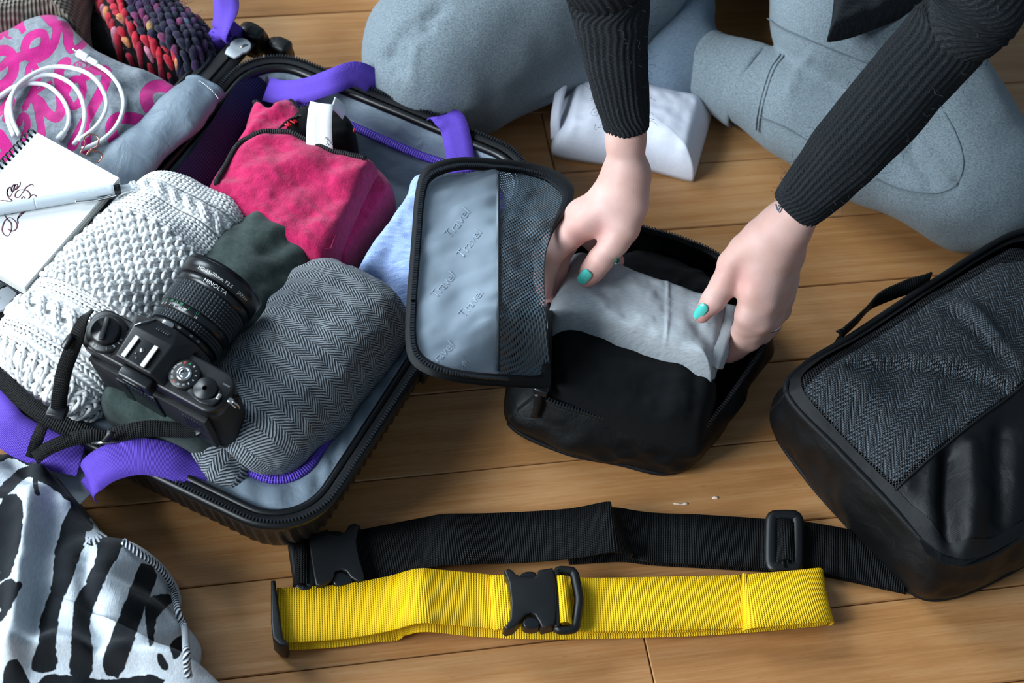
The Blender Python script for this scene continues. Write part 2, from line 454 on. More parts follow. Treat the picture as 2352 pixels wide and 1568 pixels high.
def nylon(name, col, rough=.5, sheen=0.0, depth=.0003, spec=.4, wr=60, wd=0.0):
    """plain woven synthetic lining"""
    t = NT(name); u, v, _ = t.sep(t.uv())
    w = t.math('MULTIPLY', t.math('SINE', t.math('MULTIPLY', u, 5200)), t.math('SINE', t.math('MULTIPLY', v, 5200)))
    n = t.noise(t.obj(), wr, 3, .5, .6)
    t.set(col=t.mix(n, tuple(c * .85 for c in col), col), rough=rough, spec=spec, sheen=sheen)
    t.bump(t.math('ADD', t.math('MULTIPLY', w, depth), t.math('MULTIPLY', n, wd)), 1.0); return t.m
def netting(name, col, p=.0032, q=.0024, thr=.22, rough=.45, rot=0.0, backing=None):
    """open mesh fabric: round holes in a staggered lattice"""
    t = NT(name); uv = t.map(t.uv(), rot=(0, 0, rot)); u, v, _ = t.sep(uv)
    a = t.math('COSINE', t.math('MULTIPLY', u, 2 * math.pi / p)); b = t.math('COSINE', t.math('MULTIPLY', v, 2 * math.pi / q))
    k = t.math('MULTIPLY', a, b)
    al = t.ramp(k, [(thr, (1, 1, 1)), (thr + .12, (0, 0, 0))]) if backing is None else None
    if backing is not None:
        t.set(col=t.mix(t.ramp(k, [(thr, (0, 0, 0)), (thr + .2, (1, 1, 1))]), col, backing), rough=rough, spec=.4)
    else:
        t.set(col=col, rough=rough, spec=.4, alpha=al)
    t.bump(t.math('MULTIPLY', k, -1.0), .0004); return t.m

M = {}
# floor: varnished wood, each plank its own tone
t = NT('varnished_wood'); o = t.node('ShaderNodeObjectInfo'); rnd = o.outputs['Random']
ov = t.node('ShaderNodeVectorMath', operation='ADD'); t.put(ov.inputs[0], t.obj()); t.put(ov.inputs[1], t.comb(t.math('MULTIPLY', rnd, 37.0), t.math('MULTIPLY', rnd, 11.0), 0.0))
pv = ov.outputs[0]
g1 = t.noise(t.map(pv, (1.6, 30, 1)), 3.0, 5, .6, .5); g2 = t.noise(t.map(pv, (9, 260, 1)), 2.2, 4, .6); g3 = t.noise(pv, 5.0, 3, .5, .3)
g4 = t.noise(t.map(pv, (14, 90, 1)), 4.0, 2, .5)
tone = t.math('ADD', t.math('MULTIPLY', g1, .5), t.math('ADD', t.math('MULTIPLY', g2, .28), t.math('MULTIPLY', g3, .42)))
c = t.ramp(tone, [(.36, srgb(138, 92, 50)), (.56, srgb(173, 121, 73)), (.76, srgb(196, 150, 103))])
c = t.mix(t.math('MULTIPLY', t.ramp(g4, [(.66, (0, 0, 0)), (.74, (1, 1, 1))]), .35), c, srgb(122, 78, 40))
c = t.mix(t.math('MULTIPLY', rnd, .22), c, srgb(162, 108, 58))
t.set(col=c, rough=t.math('MULTIPLY_ADD', g3, .2, .26), spec=.5); t.bump(t.math('ADD', g2, t.math('MULTIPLY', g4, .5)), .00025); M['wood'] = t.m
M['subfloor'] = simple('dark_subfloor', srgb(42, 26, 14), .9)
M['paint_spot'] = simple('dried_paint', srgb(226, 196, 176), .5)
M['shell'] = simple('dark_shell_plastic', srgb(38, 32, 30), .38, bump=(600, .0001))
M['rubber'] = simple('black_gasket', srgb(11, 12, 14), .36)
M['blackplastic'] = simple('black_plastic', srgb(11, 12, 14), .42, bump=(2500, .00008))
M['gloss_black'] = simple('satin_black', srgb(16, 18, 22), .3)
M['zip'] = simple('black_zip_teeth', srgb(30, 34, 40), .35)
M['zip_tape'] = webbing('black_zip_tape', srgb(22, 24, 28), srgb(12, 13, 16), .0012, .0002, .8)
M['chrome'] = simple('chrome', srgb(215, 215, 215), .16, 1.0)
M['steel'] = simple('brushed_steel', srgb(150, 150, 148), .3, 1.0)
M['grey_plate'] = simple('light_grey_plastic', srgb(176, 182, 188), .4)
M['lining'] = nylon('grey_nylon_lining', srgb(124, 137, 150), .42, depth=.00005, wr=45, wd=.0022)
M['navy_mesh'] = netting('navy_mesh_lining', srgb(14, 17, 58), .0042, .0042, .15, .5, .78, backing=srgb(30, 38, 92))
M['navy'] = nylon('navy_nylon', srgb(18, 20, 62), .6)
M['purple'] = webbing('purple_elastic', srgb(112, 78, 205), srgb(72, 45, 165), .0011, .0002, .7)
M['purple_zip'] = webbing('purple_zip_tape', srgb(110, 76, 205), srgb(58, 36, 150), .0026, .0008, .5)
M['pink'] = fleece('pink_fleece', srgb(206, 34, 98), srgb(170, 18, 74), 520, .0009, .25)
M['black_trim'] = webbing('black_edging', srgb(34, 30, 34), srgb(10, 10, 12), .0022, .0006, .7)
M['label_white'] = simple('white_label', srgb(236, 238, 240), .6, bump=(300, .0002))
M['green'] = fleece('dark_green_cloth', srgb(58, 70, 67), srgb(44, 55, 53), 700, .0003, .15)
M['blue'] = heather('light_blue_knit', srgb(176, 198, 238), srgb(136, 160, 218), .9, (70, 420), .0008, .2, scale=1.0)
M['hb'] = herringbone('grey_herringbone_wool', srgb(150, 156, 162), srgb(36, 40, 46))
M['hb_dark'] = herringbone('dark_herringbone_wool', srgb(132, 146, 158), srgb(22, 26, 31), .013, .0050, fuzz=1.2)
M['knit_white'] = fleece('white_cotton_yarn', srgb(240, 240, 239), srgb(228, 228, 228), 1500, .0004, .05)
M['paper'] = simple('white_paper', srgb(222, 223, 223), .7, spec=.15)
M['paper_edge'] = simple('page_edges', srgb(206, 205, 200), .8, spec=.1)
M['ink'] = simple('plum_ink', srgb(98, 52, 66), .5)
M['card'] = simple('black_cover_card', srgb(32, 40, 50), .6)
M['pen_white'] = simple('white_pen_plastic', srgb(196, 204, 211), .3)
M['pen_text'] = simple('pale_grey_print', srgb(196, 202, 208), .4)
M['cable'] = simple('white_cable_jacket', srgb(230, 234, 236), .35)
M['rosegold'] = simple('rose_gold_wire', srgb(214, 150, 132), .22, 1.0)
M['grey_shirt'] = heather('grey_marl_jersey', srgb(176, 180, 184), srgb(150, 155, 160), .28, (160, 1500), .00003)
M['black_cloth'] = fleece('black_cotton', srgb(11, 12, 14), srgb(7, 8, 10), 1200, .0002, .02)
M['white_shirt'] = fleece('white_cotton', srgb(236, 238, 250), srgb(228, 230, 244), 800, .0002, .1)
M['nylon_black'] = nylon('black_nylon', srgb(8, 9, 11), .52, .0, .00004, .26, 50, .0016)
M['nylon_edge'] = nylon('black_binding', srgb(11, 13, 16), .6, .02, .00005, .25, 90, .0006)
M['net_black'] = netting('black_net', srgb(78, 92, 102), .0034, .0044, .40, .4)
M['net_fine'] = netting('fine_black_net', srgb(18, 20, 24), .0030, .0030, .05, .5)
M['silver_nylon'] = nylon('translucent_grey_nylon', srgb(150, 163, 176), .24, 0, .00003, .6, 40, .0004)
M['print_grey'] = simple('faint_print', srgb(158, 171, 184), .28)
M['strap_black'] = webbing('black_webbing', srgb(10, 11, 13), srgb(2, 2, 3), .0021, .0005, .5, .2)
M['strap_yellow'] = webbing('yellow_webbing', srgb(255, 212, 10), srgb(243, 176, 0), .0021, .0005, .5, .35)
M['camera_black'] = simple('camera_black', srgb(14, 15, 18), .36, bump=(3000, .00005))
M['camera_leather'] = simple('camera_leatherette', srgb(12, 14, 17), .6, bump=(1600, .0004))
M['lens_rubber'] = simple('lens_rubber', srgb(34, 40, 46), .45)
M['white_mark'] = simple('white_marking', srgb(226, 226, 222), .5)
M['green_mark'] = simple('green_marking', srgb(24, 150, 88), .5)
M['orange_mark'] = simple('orange_marking', srgb(214, 84, 48), .5)
M['glass'] = simple('coated_glass', srgb(10, 12, 22), .05, spec=.8)
M['joggers'] = heather('grey_marl_fleece', srgb(138, 150, 157), srgb(98, 109, 116), 0.2, (420, 800), .0005, .15, True)
M['sock'] = heather('blue_grey_cotton', srgb(112, 127, 142), srgb(86, 101, 118), 0.4, (300, 900), .0004, .1, True)
M['seam'] = simple('seam_thread', srgb(92, 102, 109), .9)
M['skin'] = None
t = NT('skin'); o = t.obj(); n = t.noise(o, 30, 3); n2 = t.noise(o, 900, 3)
sk = t.mix(t.ramp(n, [(.35, (0, 0, 0)), (.68, (1, 1, 1))]), srgb(206, 162, 150), srgb(216, 178, 168)); t.set(col=t.mix(t.math('MULTIPLY', t.attr('flush'), .75), sk, srgb(200, 124, 122)), rough=.5, spec=.3, sss=.15)
t.bump(n2, .00012); M['skin'] = t.m
M['polish'] = simple('turquoise_polish', srgb(82, 196, 184), .16, coat=.6)
M['tattoo'] = simple('tattoo_ink', srgb(92, 104, 116), .6)
M['hair'] = simple('dark_hair', srgb(40, 28, 22), .5)
# ribbed black sweater
t = NT('ribbed_black_wool'); u, v, _ = t.sep(t.uv()); nz = t.noise(t.uv(), 160, 3)
vv = t.math('ADD', v, t.math('MULTIPLY_ADD', nz, .002, -.001))
rib = t.math('SINE', t.math('MULTIPLY', vv, 2 * math.pi / .0062)); st = t.math('SINE', t.math('MULTIPLY', t.math('ADD', u, t.math('MULTIPLY', t.math('PINGPONG', vv, .0031), .8)), 2 * math.pi / .0034))
fz = t.noise(t.uv(), 900, 4, .75)
h = t.math('ADD', t.math('ADD', t.math('MULTIPLY', rib, .7), t.math('MULTIPLY', st, .35)), t.math('MULTIPLY', fz, 3.2))
t.set(col=t.mix(t.ramp(fz, [(.4, (0, 0, 0)), (.75, (1, 1, 1))]), srgb(15, 18, 22), srgb(66, 75, 83)), rough=.95, spec=.1, sheen=.06); t.bump(h, .0011); M['sweater'] = t.m
M['wool_fibre'] = simple('black_wool_fibre', srgb(58, 66, 74), .9)
# ------------------------------------------------------------------ floor: planks laid at 15 degrees
PA = math.radians(15); PW = .0875; OFF0 = .5198
floor = mk('floor', [(-2.2, -.9, -.03), (2.2, -.9, -.03), (2.2, 3.0, -.03), (-2.2, 3.0, -.03),
                     (-2.2, -.9, -.012), (2.2, -.9, -.012), (2.2, 3.0, -.012), (-2.2, 3.0, -.012)],
           [(3, 2, 1, 0), (4, 5, 6, 7), (0, 1, 5, 4), (1, 2, 6, 5), (2, 3, 7, 6), (3, 0, 4, 7)], M['subfloor'], smooth=False)
tag(floor, 'honey brown varnished wooden plank floor', kind='structure')
_pm = {}
def plank_mesh(L):
    if L not in _pm:
        V, F = box((0, 0, -.006), L - .0009, PW - .0011, .012, bev=.0009, seg=1)
        me = bpy.data.meshes.new('plank'); me.from_pydata([tuple(v) for v in V], [], F); me.materials.append(M['wood']); _pm[L] = me
    return _pm[L]
# butt joints read off the photograph: one plank end in the nearest row, the others hidden
JOINT = {0: (1480, 1465), 1: (2080, 1290), 2: (2050, 1080), 3: (1400, 960), 4: (1450, 780), 5: (1500, 600), 6: (1130, 560), 7: (1230, 200), 8: (2000, 150), -1: (300, 1640)}
for k in range(-10, 17):
    off = OFF0 + PW * (k - .5); L = 1.45
    x0 = float(np.dot([math.cos(PA), math.sin(PA)], P(*JOINT[k])[:2])) if k in JOINT else (.31 + .37 * k) % L
    for j in range(-3, 3):
        cx = x0 + L * (j + .5)
        if abs(cx) > 2.0: continue
        o = bpy.data.objects.new('plank', plank_mesh(L)); COL.objects.link(o); o.parent = floor
        ex = np.array([math.cos(PA), math.sin(PA)]); ey = np.array([-math.sin(PA), math.cos(PA)])
        c = ex * cx + ey * off
        o.location = (c[0], c[1], random.uniform(-.0002, 0)); o.rotation_euler = (0, 0, PA)
def blob(pts, z, mat, name, parent, th=.0004):
    O = catmull(PS(pts, z)[:, :2], 24, True); V, F = prism(O, z, z + th); return mk(name, V, F, mat, parent)
blob([(1545, 1157), (1556, 1154), (1566, 1157), (1574, 1153), (1581, 1156), (1576, 1160), (1560, 1160)], 0, M['paint_spot'], 'paint_spot', floor)
blob([(1635, 1143), (1642, 1139), (1650, 1141), (1648, 1146), (1638, 1146)], 0, M['paint_spot'], 'paint_spot', floor)
# ------------------------------------------------------------------ suitcase: two open shells side by side
SC = np.array([-.2244, .8536]); SA = math.radians(-20); SR = rotz(SA)
RIM = .085
def SL(x, y, z=0.0, lid=False):
    """suitcase coordinates (x across, y along the hinge) -> world"""
    x = np.asarray(x, float); y = np.asarray(y, float)
    if lid: x = -x - .362
    return np.stack([SC[0] + SR[0, 0] * x + SR[0, 1] * y, SC[1] + SR[1, 0] * x + SR[1, 1] * y, np.zeros_like(x) + z], -1)
def rrect(hx, hy, r, n):
    """rounded rectangle, evenly spaced, counter clockwise"""
    pts = []
    for cx, cy, a0 in ((hx - r, hy - r, 0), (-hx + r, hy - r, 90), (-hx + r, -hy + r, 180), (hx - r, -hy + r, 270)):
        for a in np.radians(np.linspace(a0, a0 + 90, 14)): pts.append((cx + r * math.cos(a), cy + r * math.sin(a)))
    p = np.array(pts + pts[:1]); d = np.r_[0, np.cumsum(np.hypot(*np.diff(p, axis=0).T))]
    s = np.linspace(0, d[-1], n, endpoint=False)
    return np.stack([np.interp(s, d, p[:, 0]), np.interp(s, d, p[:, 1])], 1), s
HX, HY, RC = .170, .242, .060
suitcase = thing('suitcase', 'open black hard-shell suitcase with grey lining and purple elastic straps', 'suitcase', (SC[0], SC[1], 0))
def shell_half(lid):
    n = 900
    pfx = 'lid' if lid else 'base'
    # outer shell with fine ribs
    rings = []
    for ins, z, rib in ((.000, RIM - .004, 0), (.001, RIM - .010, 0), (.0035, RIM - .014, .0012), (.006, .055, .0016), (.010, .036, .0016), (.018, .020, .0012), (.030, .010, .0006), (.045, .006, 0)):
        p, s = rrect(HX - ins, HY - ins, RC - min(ins, .03), n)
        w = rib * np.sin(2 * np.pi * np.arange(n) / n * 150)
        nrm = p / (np.linalg.norm(p, axis=1)[:, None]); q = p + nrm * w[:, None]
        rings.append(SL(q[:, 0], q[:, 1], z, lid))
    V = np.stack(rings); F = grid_faces(len(rings), n, True)
    if not lid: F = F[:, ::-1]
    Vb = V.reshape(-1, 3); F = F.tolist(); F.append([(len(rings) - 1) * n + i for i in range(n)])
    mk(pfx + '_shell', Vb, F, M['shell'], suitcase)
    # rim band, two gaskets
    def rimtube(ins, z, r, name, mat, sz=1.0, parent=suitcase):
        p, s = rrect(HX - ins, HY - ins, RC - ins, 220)
        V, F = tube(SL(p[:, 0], p[:, 1], z, lid), r, 10, closed=True, sz=sz); return mk(name, V, F, mat, parent)
    rim = rimtube(.003, RIM - .002, .0045, pfx + '_rim', M['rubber'])
    p, s = rrect(HX - .0095, HY - .0095, RC - .0095, 300)
    A = SL(p[:, 0], p[:, 1], RIM + .0015, lid); p2, s = rrect(HX - .0025, HY - .0025, RC - .0025, 300); B = SL(p2[:, 0], p2[:, 1], RIM + .003, lid)
    V = np.concatenate([A, B, B - [0, 0, .001], A - [0, 0, .001]]).reshape(4, 300, 3); 
    mk('zip_tape', V.reshape(-1, 3), grid_faces(4, 300, True, True), M['zip_tape'], suitcase, uv=np.tile(np.stack([s, s * 0], 1), (4, 1)))
    rimtube(.0135, RIM - .003, .0042, pfx + '_inner_gasket', M['rubber'], 1.2)
    # zipper teeth on the outer edge of the tape
    nt = 520; p, s = rrect(HX - .0028, HY - .0028, RC - .0028, nt); parts = []
    T = np.roll(p, -1, 0) - np.roll(p, 1, 0)
    for i in range(nt):
        c = SL(p[i, 0], p[i, 1], RIM + .0042, lid); d = SL(p[i, 0] + T[i, 0], p[i, 1] + T[i, 1], 0, lid) - SL(p[i, 0], p[i, 1], 0, lid)
        parts.append(box(c, .0014, .0030, .0020, rotz(math.atan2(d[1], d[0]))))
    V, F = join(parts); o = mk('zip_teeth', V, F, M['zip'], suitcase, smooth=False); o['kind'] = 'stuff'
    # lining: puckered grey flange, wall and floor
    n = 360; rows = []; uvs = []
    nn = np.arange(n); 
    for k, tt in enumerate((0, .12, .3, .5, .7, .85, 1.0, 1.25, 1.6, 2.0, 2.3, 2.6)):
        p0, s = rrect(HX - .016, HY - .016, RC - .016, n)
        near = np.clip((.10 - p0[:, 1]) / .3, 0, 1)           # flange lies wider at the near end
        if lid: near = near * 0 + .3
        wid = .010 + .019 * near; drop = .026 - .023 * near
        if tt <= 1: ins = wid * tt; z = RIM - .004 - drop * tt ** 1.3
        else:
            f = (tt - 1) / 1.6; ins = wid + .006 + .02 * f; z = (RIM - .004 - drop) * (1 - f) + .014 * f
        z = z + .0016 * np.sin(nn / n * 2 * np.pi * 44 + 2 * np.sin(nn * .07)) * math.sin(min(tt, 1) * math.pi) + .002 * noise3(nn * .11, nn * 0 + k * .3, 0, 5) * (0 if tt == 0 else 1)
        nrm = p0 / np.linalg.norm(p0, axis=1)[:, None]
        pin = np.sign(p0) * np.maximum(np.abs(p0) - 0, 0); 
        p1, _ = rrect(HX - .016, HY - .016, RC - .016, n); sc = 1 - np.zeros(n) 
        q = p1 - nrm * (np.zeros(n) + ins)[:, None]
        rows.append(SL(q[:, 0], q[:, 1], z, lid)); uvs.append(np.stack([s, np.zeros(n) + tt * .03], 1))
    V = np.stack(rows); F = grid_faces(len(rows), n, True)
    if lid: F = F[:, ::-1]
    F = F.tolist(); F.append([(len(rows) - 1) * n + i for i in range(n)])
    mk(pfx + '_lining', V.reshape(-1, 3), F, M['lining'], suitcase, uv=np.vstack(uvs))
    # purple zip on the inner edge of the flange
    r = rows[6]; up = r + [0, 0, .002]; up = catmull(up, 400, True)
    a = np.roll(up, -2, 0) - np.roll(up, 2, 0); side = np.cross(a, [0, 0, 1.0]); side /= np.linalg.norm(side, axis=1)[:, None]
    if lid: side = -side
    ins1 = up - side * .0 ; ins2 = up - side * .009 + [0, 0, -.001]; mid = up - side * .0045 + [0, 0, .0022]
    V = np.stack([ins1, mid, ins2, ins2 - [0, 0, .002], ins1 - [0, 0, .002]])
    s = np.linspace(0, 1.4, 400)
    uv = np.concatenate([np.stack([s, np.zeros(400) + w], 1) for w in (0, .0045, .009, .009, 0)])
    F = grid_faces(5, 400, True, True); F = F if not lid else F[:, ::-1]
    mk('purple_zip', V.reshape(-1, 3), F, M['purple_zip'], suitcase, uv=uv)
    return rows
rows_base = shell_half(False)
rows_lid = shell_half(True)
# navy mesh panel hanging on the hinge side of the base
nu, nv = 40, 12
yy = np.linspace(-.2, .225, nu); V = []
for j in range(nv):
    f = j / (nv - 1)
    V.append(SL(np.full(nu, -.149) + .040 * f + .006 * np.sin(yy * 25), yy, (RIM + .002) * (1 - f) + .028 * f + .006 * math.sin(f * 3.1)))
V = np.stack(V, 1)
mk('mesh_panel', V.reshape(-1, 3), grid_faces(nu, nv)[:, ::-1], M['navy_mesh'], suitcase, uv=np.stack(np.meshgrid(yy, np.linspace(0, .07, nv), indexing='ij'), -1).reshape(-1, 2))
# hinge strip between the two halves
hp = SL(np.full(30, -.181), np.linspace(-.2, .236, 30), RIM + .001)
V, F, uv = ribbon(hp, SR[:, 0], .024, .003); mk('hinge_strip', V, F, M['zip_tape'], suitcase, uv=uv)
hp = SL(np.full(30, -.181), np.linspace(-.2, .236, 30), RIM + .0035)
V, F = tube(hp, .0013, 6); mk('hinge_ridge', V, F, M['rubber'], suitcase)
# light grey end plates of the hinge
def plate(px, py, rot, name='hinge_plate'):
    c = P(px, py, RIM + .006); th = np.radians(np.linspace(-40, 220, 18))
    pl = np.vstack([np.stack([.0108 * np.cos(th), .0108 * np.sin(th) + .004], 1), [(-.0085, -.0075), (-.006, -.0135), (.006, -.0135), (.0085, -.0075)]])
    V, F = xf(prism(pl, 0, .003, .0008), rotz(rot), c); o = mk(name, V, F, M['grey_plate'], suitcase)
    V, F = xf(tube([(.002, .001, .003), (.004, .006, .004), (.005, .008, .003)], .0012, 6), rotz(rot), c); mk('hinge_pin', V, F, M['steel'], o)
plate(547, 114, math.radians(-28)); plate(4, 690, math.radians(150))
V, F = box(P(-2, 698, RIM), .05, .032, .010, rotz(math.radians(55)), .004); mk('hinge_cap', V, F, M['rubber'], suitcase)
# wheels at the far end
def wheel(px, py, z, r=.0165, w=.016, ang=70):
    V, F = lathe([(.2 * r, -w / 2), (.75 * r, -w / 2), (r, -w / 3), (r, w / 3), (.75 * r, w / 2), (.2 * r, w / 2)], 28)
    V, F = xf((V, F), rotz(math.radians(ang)) @ roty(math.pi / 2), P(px, py, z)); o = mk('wheel', V, F, M['rubber'], suitcase)
    V, F = xf(box((0, 0, 0), .02, .018, .03, bev=.005), rotz(SA), P(px, py, z) + [0.006, -.012, .012]); mk('wheel_housing', V, F, M['blackplastic'], o)
wheel(578, 92, .058, .019, .02); wheel(640, 120, .05)
# purple elastic straps
def strap(pts, wd, width=.024, n=60, name='elastic_strap', th=.0011):
    p = np.array([list(P(*a)) for a in pts]); w = np.asarray(wd, float)
    if w.ndim == 2:
        q = catmull(np.hstack([p, w]), n); V, F, uv = ribbon(q[:, :3], q[:, 3:], width, th, 4)
    else: V, F, uv = ribbon(catmull(p, n), w, width, th, 4)
    return mk(name, V, F, M['purple'], suitcase, uv=uv)
# big twisted loop over the far rim
strap([(612, 205, .072), (650, 212, .080), (700, 208, .094), (760, 188, .108), (815, 170, .108), (855, 186, .094), (872, 205, .080)],
      [(.2, .9, .5), (.1, .8, .6), (.05, .75, .65), (.15, .8, .6), (.35, .8, .45), (.6, .7, .1), (.7, .6, -.1)], .025)
strap([(1003, 268, .088), (1020, 268, .094), (1040, 285, .094), (1052, 330, .084), (1062, 395, .066)],
      [(.95, .2, .25), (.95, .1, .2), (.98, -.05, .1), (1, -.1, 0), (1, -.15, 0)], .028)
strap([(515, -30, .10), (520, 20, .112), (510, 60, .110), (505, 88, .098), (528, 86, .086), (545, 55, .090)],
      [(.9, -.4, .1), (.9, -.35, .2), (.8, -.4, .4), (.4, -.3, .8), (-.2, .2, .9), (-.5, .3, .8)], .026)
strap([(205, 1130, .072), (212, 1092, .088), (255, 1062, .100), (320, 1048, .102), (390, 1058, .096), (440, 1080, .086), (490, 1108, .078)],
      [(-.1, .6, .75), (-.15, .75, .65), (-.1, .85, .5), (0, .95, .3), (.1, .95, .2), (.2, .95, 0), (.3, .9, -.2)], .031)
strap([(-30, 900, .088), (0, 960, .088), (40, 1000, .082), (110, 1030, .075), (190, 1050, .070)], [(.5, .8, .3), (.4, .8, .4), (.3, .85, .4), (.2, .9, .4), (.2, .9, .3)], .034)
# grey fabric sleeve over the hinge
def slv(U, Vv, X): return .0035 * fbm(X[..., 0] * 30, X[..., 1] * 30, X[..., 2] * 30, 3, 2)
V, F, uv = roll(PS([(478, 192, .099), (400, 275, .101), (300, 372, .098), (180, 500, .094), (50, 640, .09)]), [.0235, .026, .026, .026, .024], [.012, .014, .014, .012, .010], 80, 48, 2.0, .05, slv)
slo = mk('hinge_sleeve', V, F, M['lining'], suitcase, uv=uv)
st = PS([(441, 170, .1045), (470, 180, .113), (497, 202, .1125), (512, 222, .104)]); st = catmull(st, 46); parts = []
for i in range(0, 44, 2): parts.append(tube(st[i:i + 2] + (P(470, 200, .1) - P(478, 192, .1)) * 1.0, .0005, 5))
V, F = join(parts); mk('stitching', V, F, M['label_white'], slo)
# zipper slider with long puller at the purple zip
zs = xf(box((0, 0, 0), .011, .014, .005, bev=.0015), rotz(math.radians(25)) @ rotx(.5), P(600, 158, .075)); o = mk('zip_slider', *zs, M['chrome'], suitcase)
pp = PS([(602, 165, .078), (606, 180, .074), (610, 215, .058)]); V, F, uv = ribbon(catmull(pp, 12), (1, 0, .1), [.006] * 2 + [.0075] * 10, .0016); mk('zip_puller', V, F, M['steel'], o)
V, F = tube(PS([(596, 152, .079), (600, 155, .083), (604, 166, .081)]), .0012, 6); mk('zip_bridge', V, F, M['chrome'], o)
# webbing tab on the far wall and a lock on the right edge
V, F, uv = ribbon(catmull(PS([(868, 228, .079), (900, 242, .081), (945, 268, .078)]), 16), (.3, .9, .2), .011, .002); mk('webbing_tab', V, F, M['strap_black'], suitcase, uv=uv)
V, F = xf(box((0, 0, 0), .006, .042, .016, bev=.002), SR, SL(np.array(HX - .001), np.array(-.012), .062)); lk = mk('latch', V, F, M['gloss_black'], suitcase)
for yy_ in (-.002, -.020):
    V, F = xf(box((0, 0, 0), .003, .007, .006, bev=.001), SR, SL(np.array(HX + .003), np.array(yy_), .066)); mk('latch_rivet', V, F, M['steel'], lk)
# card label lying on the floor side pocket near the lower corner
V, F = xf(box((0, 0, 0), .075, .05, .0012, bev=.0003), rotz(math.radians(-28)), P(140, 1075, .05)); mk('pocket_panel', V, F, M['grey_plate'], suitcase)
# ------------------------------------------------------------------ knit relief helpers (u across the columns, v along them; metres)
def k_stock(u, v, cw=.0062, rh=.0052, sl=.9):
    a = u / cw - np.floor(u / cw)
    ph = v / rh + np.abs(a - .5) * 2 * sl
    return (np.cos(2 * np.pi * ph) * .5 + .5) ** .8 * np.abs(np.sin(2 * np.pi * a)) ** .55
def k_honey(u, v, pu=.0150, pv=.0100):
    c = np.cos(2 * np.pi * u / pu) * np.cos(2 * np.pi * v / pv)
    h = np.abs(c) ** .75
    tw = .35 * np.cos(2 * np.pi * (u / pu * 2 + v / pv * 3))
    return h * (1 + tw * .5)
def k_cable(u, uc, v, A=.006, L=.030, w=.0058):
    s = A * np.sin(2 * np.pi * v / L)
    d1 = (u - uc - s) / w; d2 = (u - uc + s) / w
    b1 = np.sqrt(np.clip(1 - d1 ** 2, 0, 1)); b2 = np.sqrt(np.clip(1 - d2 ** 2, 0, 1))
    fr = np.cos(2 * np.pi * v / L)
    st = .14 * np.cos(2 * np.pi * (v / .0045 + np.abs(d1) * .8)) * (b1 > 0) + .14 * np.cos(2 * np.pi * (v / .0045 - np.abs(d2) * .8)) * (b2 > 0)
    return np.maximum(b1 * (1 + .25 * fr), b2 * (1 - .25 * fr)) + st * .6
def band(u, a, b, e=.0015):
    return np.clip((u - a) / e, 0, 1) * np.clip((b - u) / e, 0, 1)
SW_NL, SW_NA = 150, 200
def sweater_disp(u, v, X):
    return .006 * fbm(X[..., 0] * 20, X[..., 1] * 20, X[..., 2] * 20, 21, 2) - .0012
V, F, uv = roll(PS([(462, 462, .085), (420, 515, .088), (285, 675, .092), (150, 835, .088), (92, 905, .078)]),
                [.056, .058, .064, .060, .054], [.044, .048, .052, .048, .040], SW_NL, SW_NA, 2.3, .55, sweater_disp)
sweater_o = mk('knitted_sweater', V, F, M['knit_white'], uv=uv)
tag(sweater_o, 'thick white cable-knit sweater rolled up under the camera', 'sweater')
SWG = V.reshape(SW_NL, SW_NA, 3); SWN = normals_grid(np.concatenate([SWG, SWG[:, :1]], 1))[:, :-1]
_c = SWG.mean(1)[:, None]; SWN = SWN * np.sign(((SWG - _c) * SWN).sum(-1))[..., None]
SWU = uv.reshape(SW_NL, SW_NA, 2); SW_L = SWU[-1, 0, 0]; SW_P = SWU[0, -1, 1] * SW_NA / (SW_NA - 1)
SWPER = np.r_[SWU[0, :, 1], SW_P]
def sw_at(u, v, h):
    """point on the rolled sweater at u along, v round, h above the cloth"""
    fu = np.clip(np.asarray(u) / SW_L * (SW_NL - 1), 0, SW_NL - 1.001); fv = np.interp(np.mod(v, SW_P), SWPER, np.arange(SW_NA + 1))
    i = fu.astype(int); j = fv.astype(int) % SW_NA; a = (fu - i)[:, None]; b = (fv - np.floor(fv))[:, None]; j2 = (j + 1) % SW_NA
    def lerp(A): return (A[i, j] * (1 - b) + A[i, j2] * b) * (1 - a) + (A[i + 1, j] * (1 - b) + A[i + 1, j2] * b) * a
    return lerp(SWG) + lerp(SWN) * np.asarray(h)[:, None]
VIS0, VIS1 = SW_P * .20, SW_P * .82
yarn = []
def yarn_piece(us, vs, hs, r, seg=6):
    q = sw_at(np.asarray(us), np.asarray(vs), np.asarray(hs)); n = len(q); pr = np.sin(np.linspace(.12, .88, n) * np.pi) ** .55 if n < 12 else np.ones(n)
    yarn.append(tube(q, r * pr, seg, caps=n >= 12))
def v_columns(u0, u1, cw=.0054, rh=.0050, r=.00135, h=.0006):
    k = max(1, int(round((u1 - u0) / cw))); cw = (u1 - u0) / k
    for c in range(k):
        uc = u0 + (c + .5) * cw
        for v in np.arange(VIS0, VIS1, rh):
            jv = RNG.normal(0, .0003)
            for sg in (-1, 1):
                t_ = np.linspace(0, 1, 5); yarn_piece(uc + sg * cw * (.40 - .30 * t_) + RNG.normal(0, .0002), v + jv + t_ * rh * 1.25, h + .0009 * np.sin(t_ * np.pi), r)
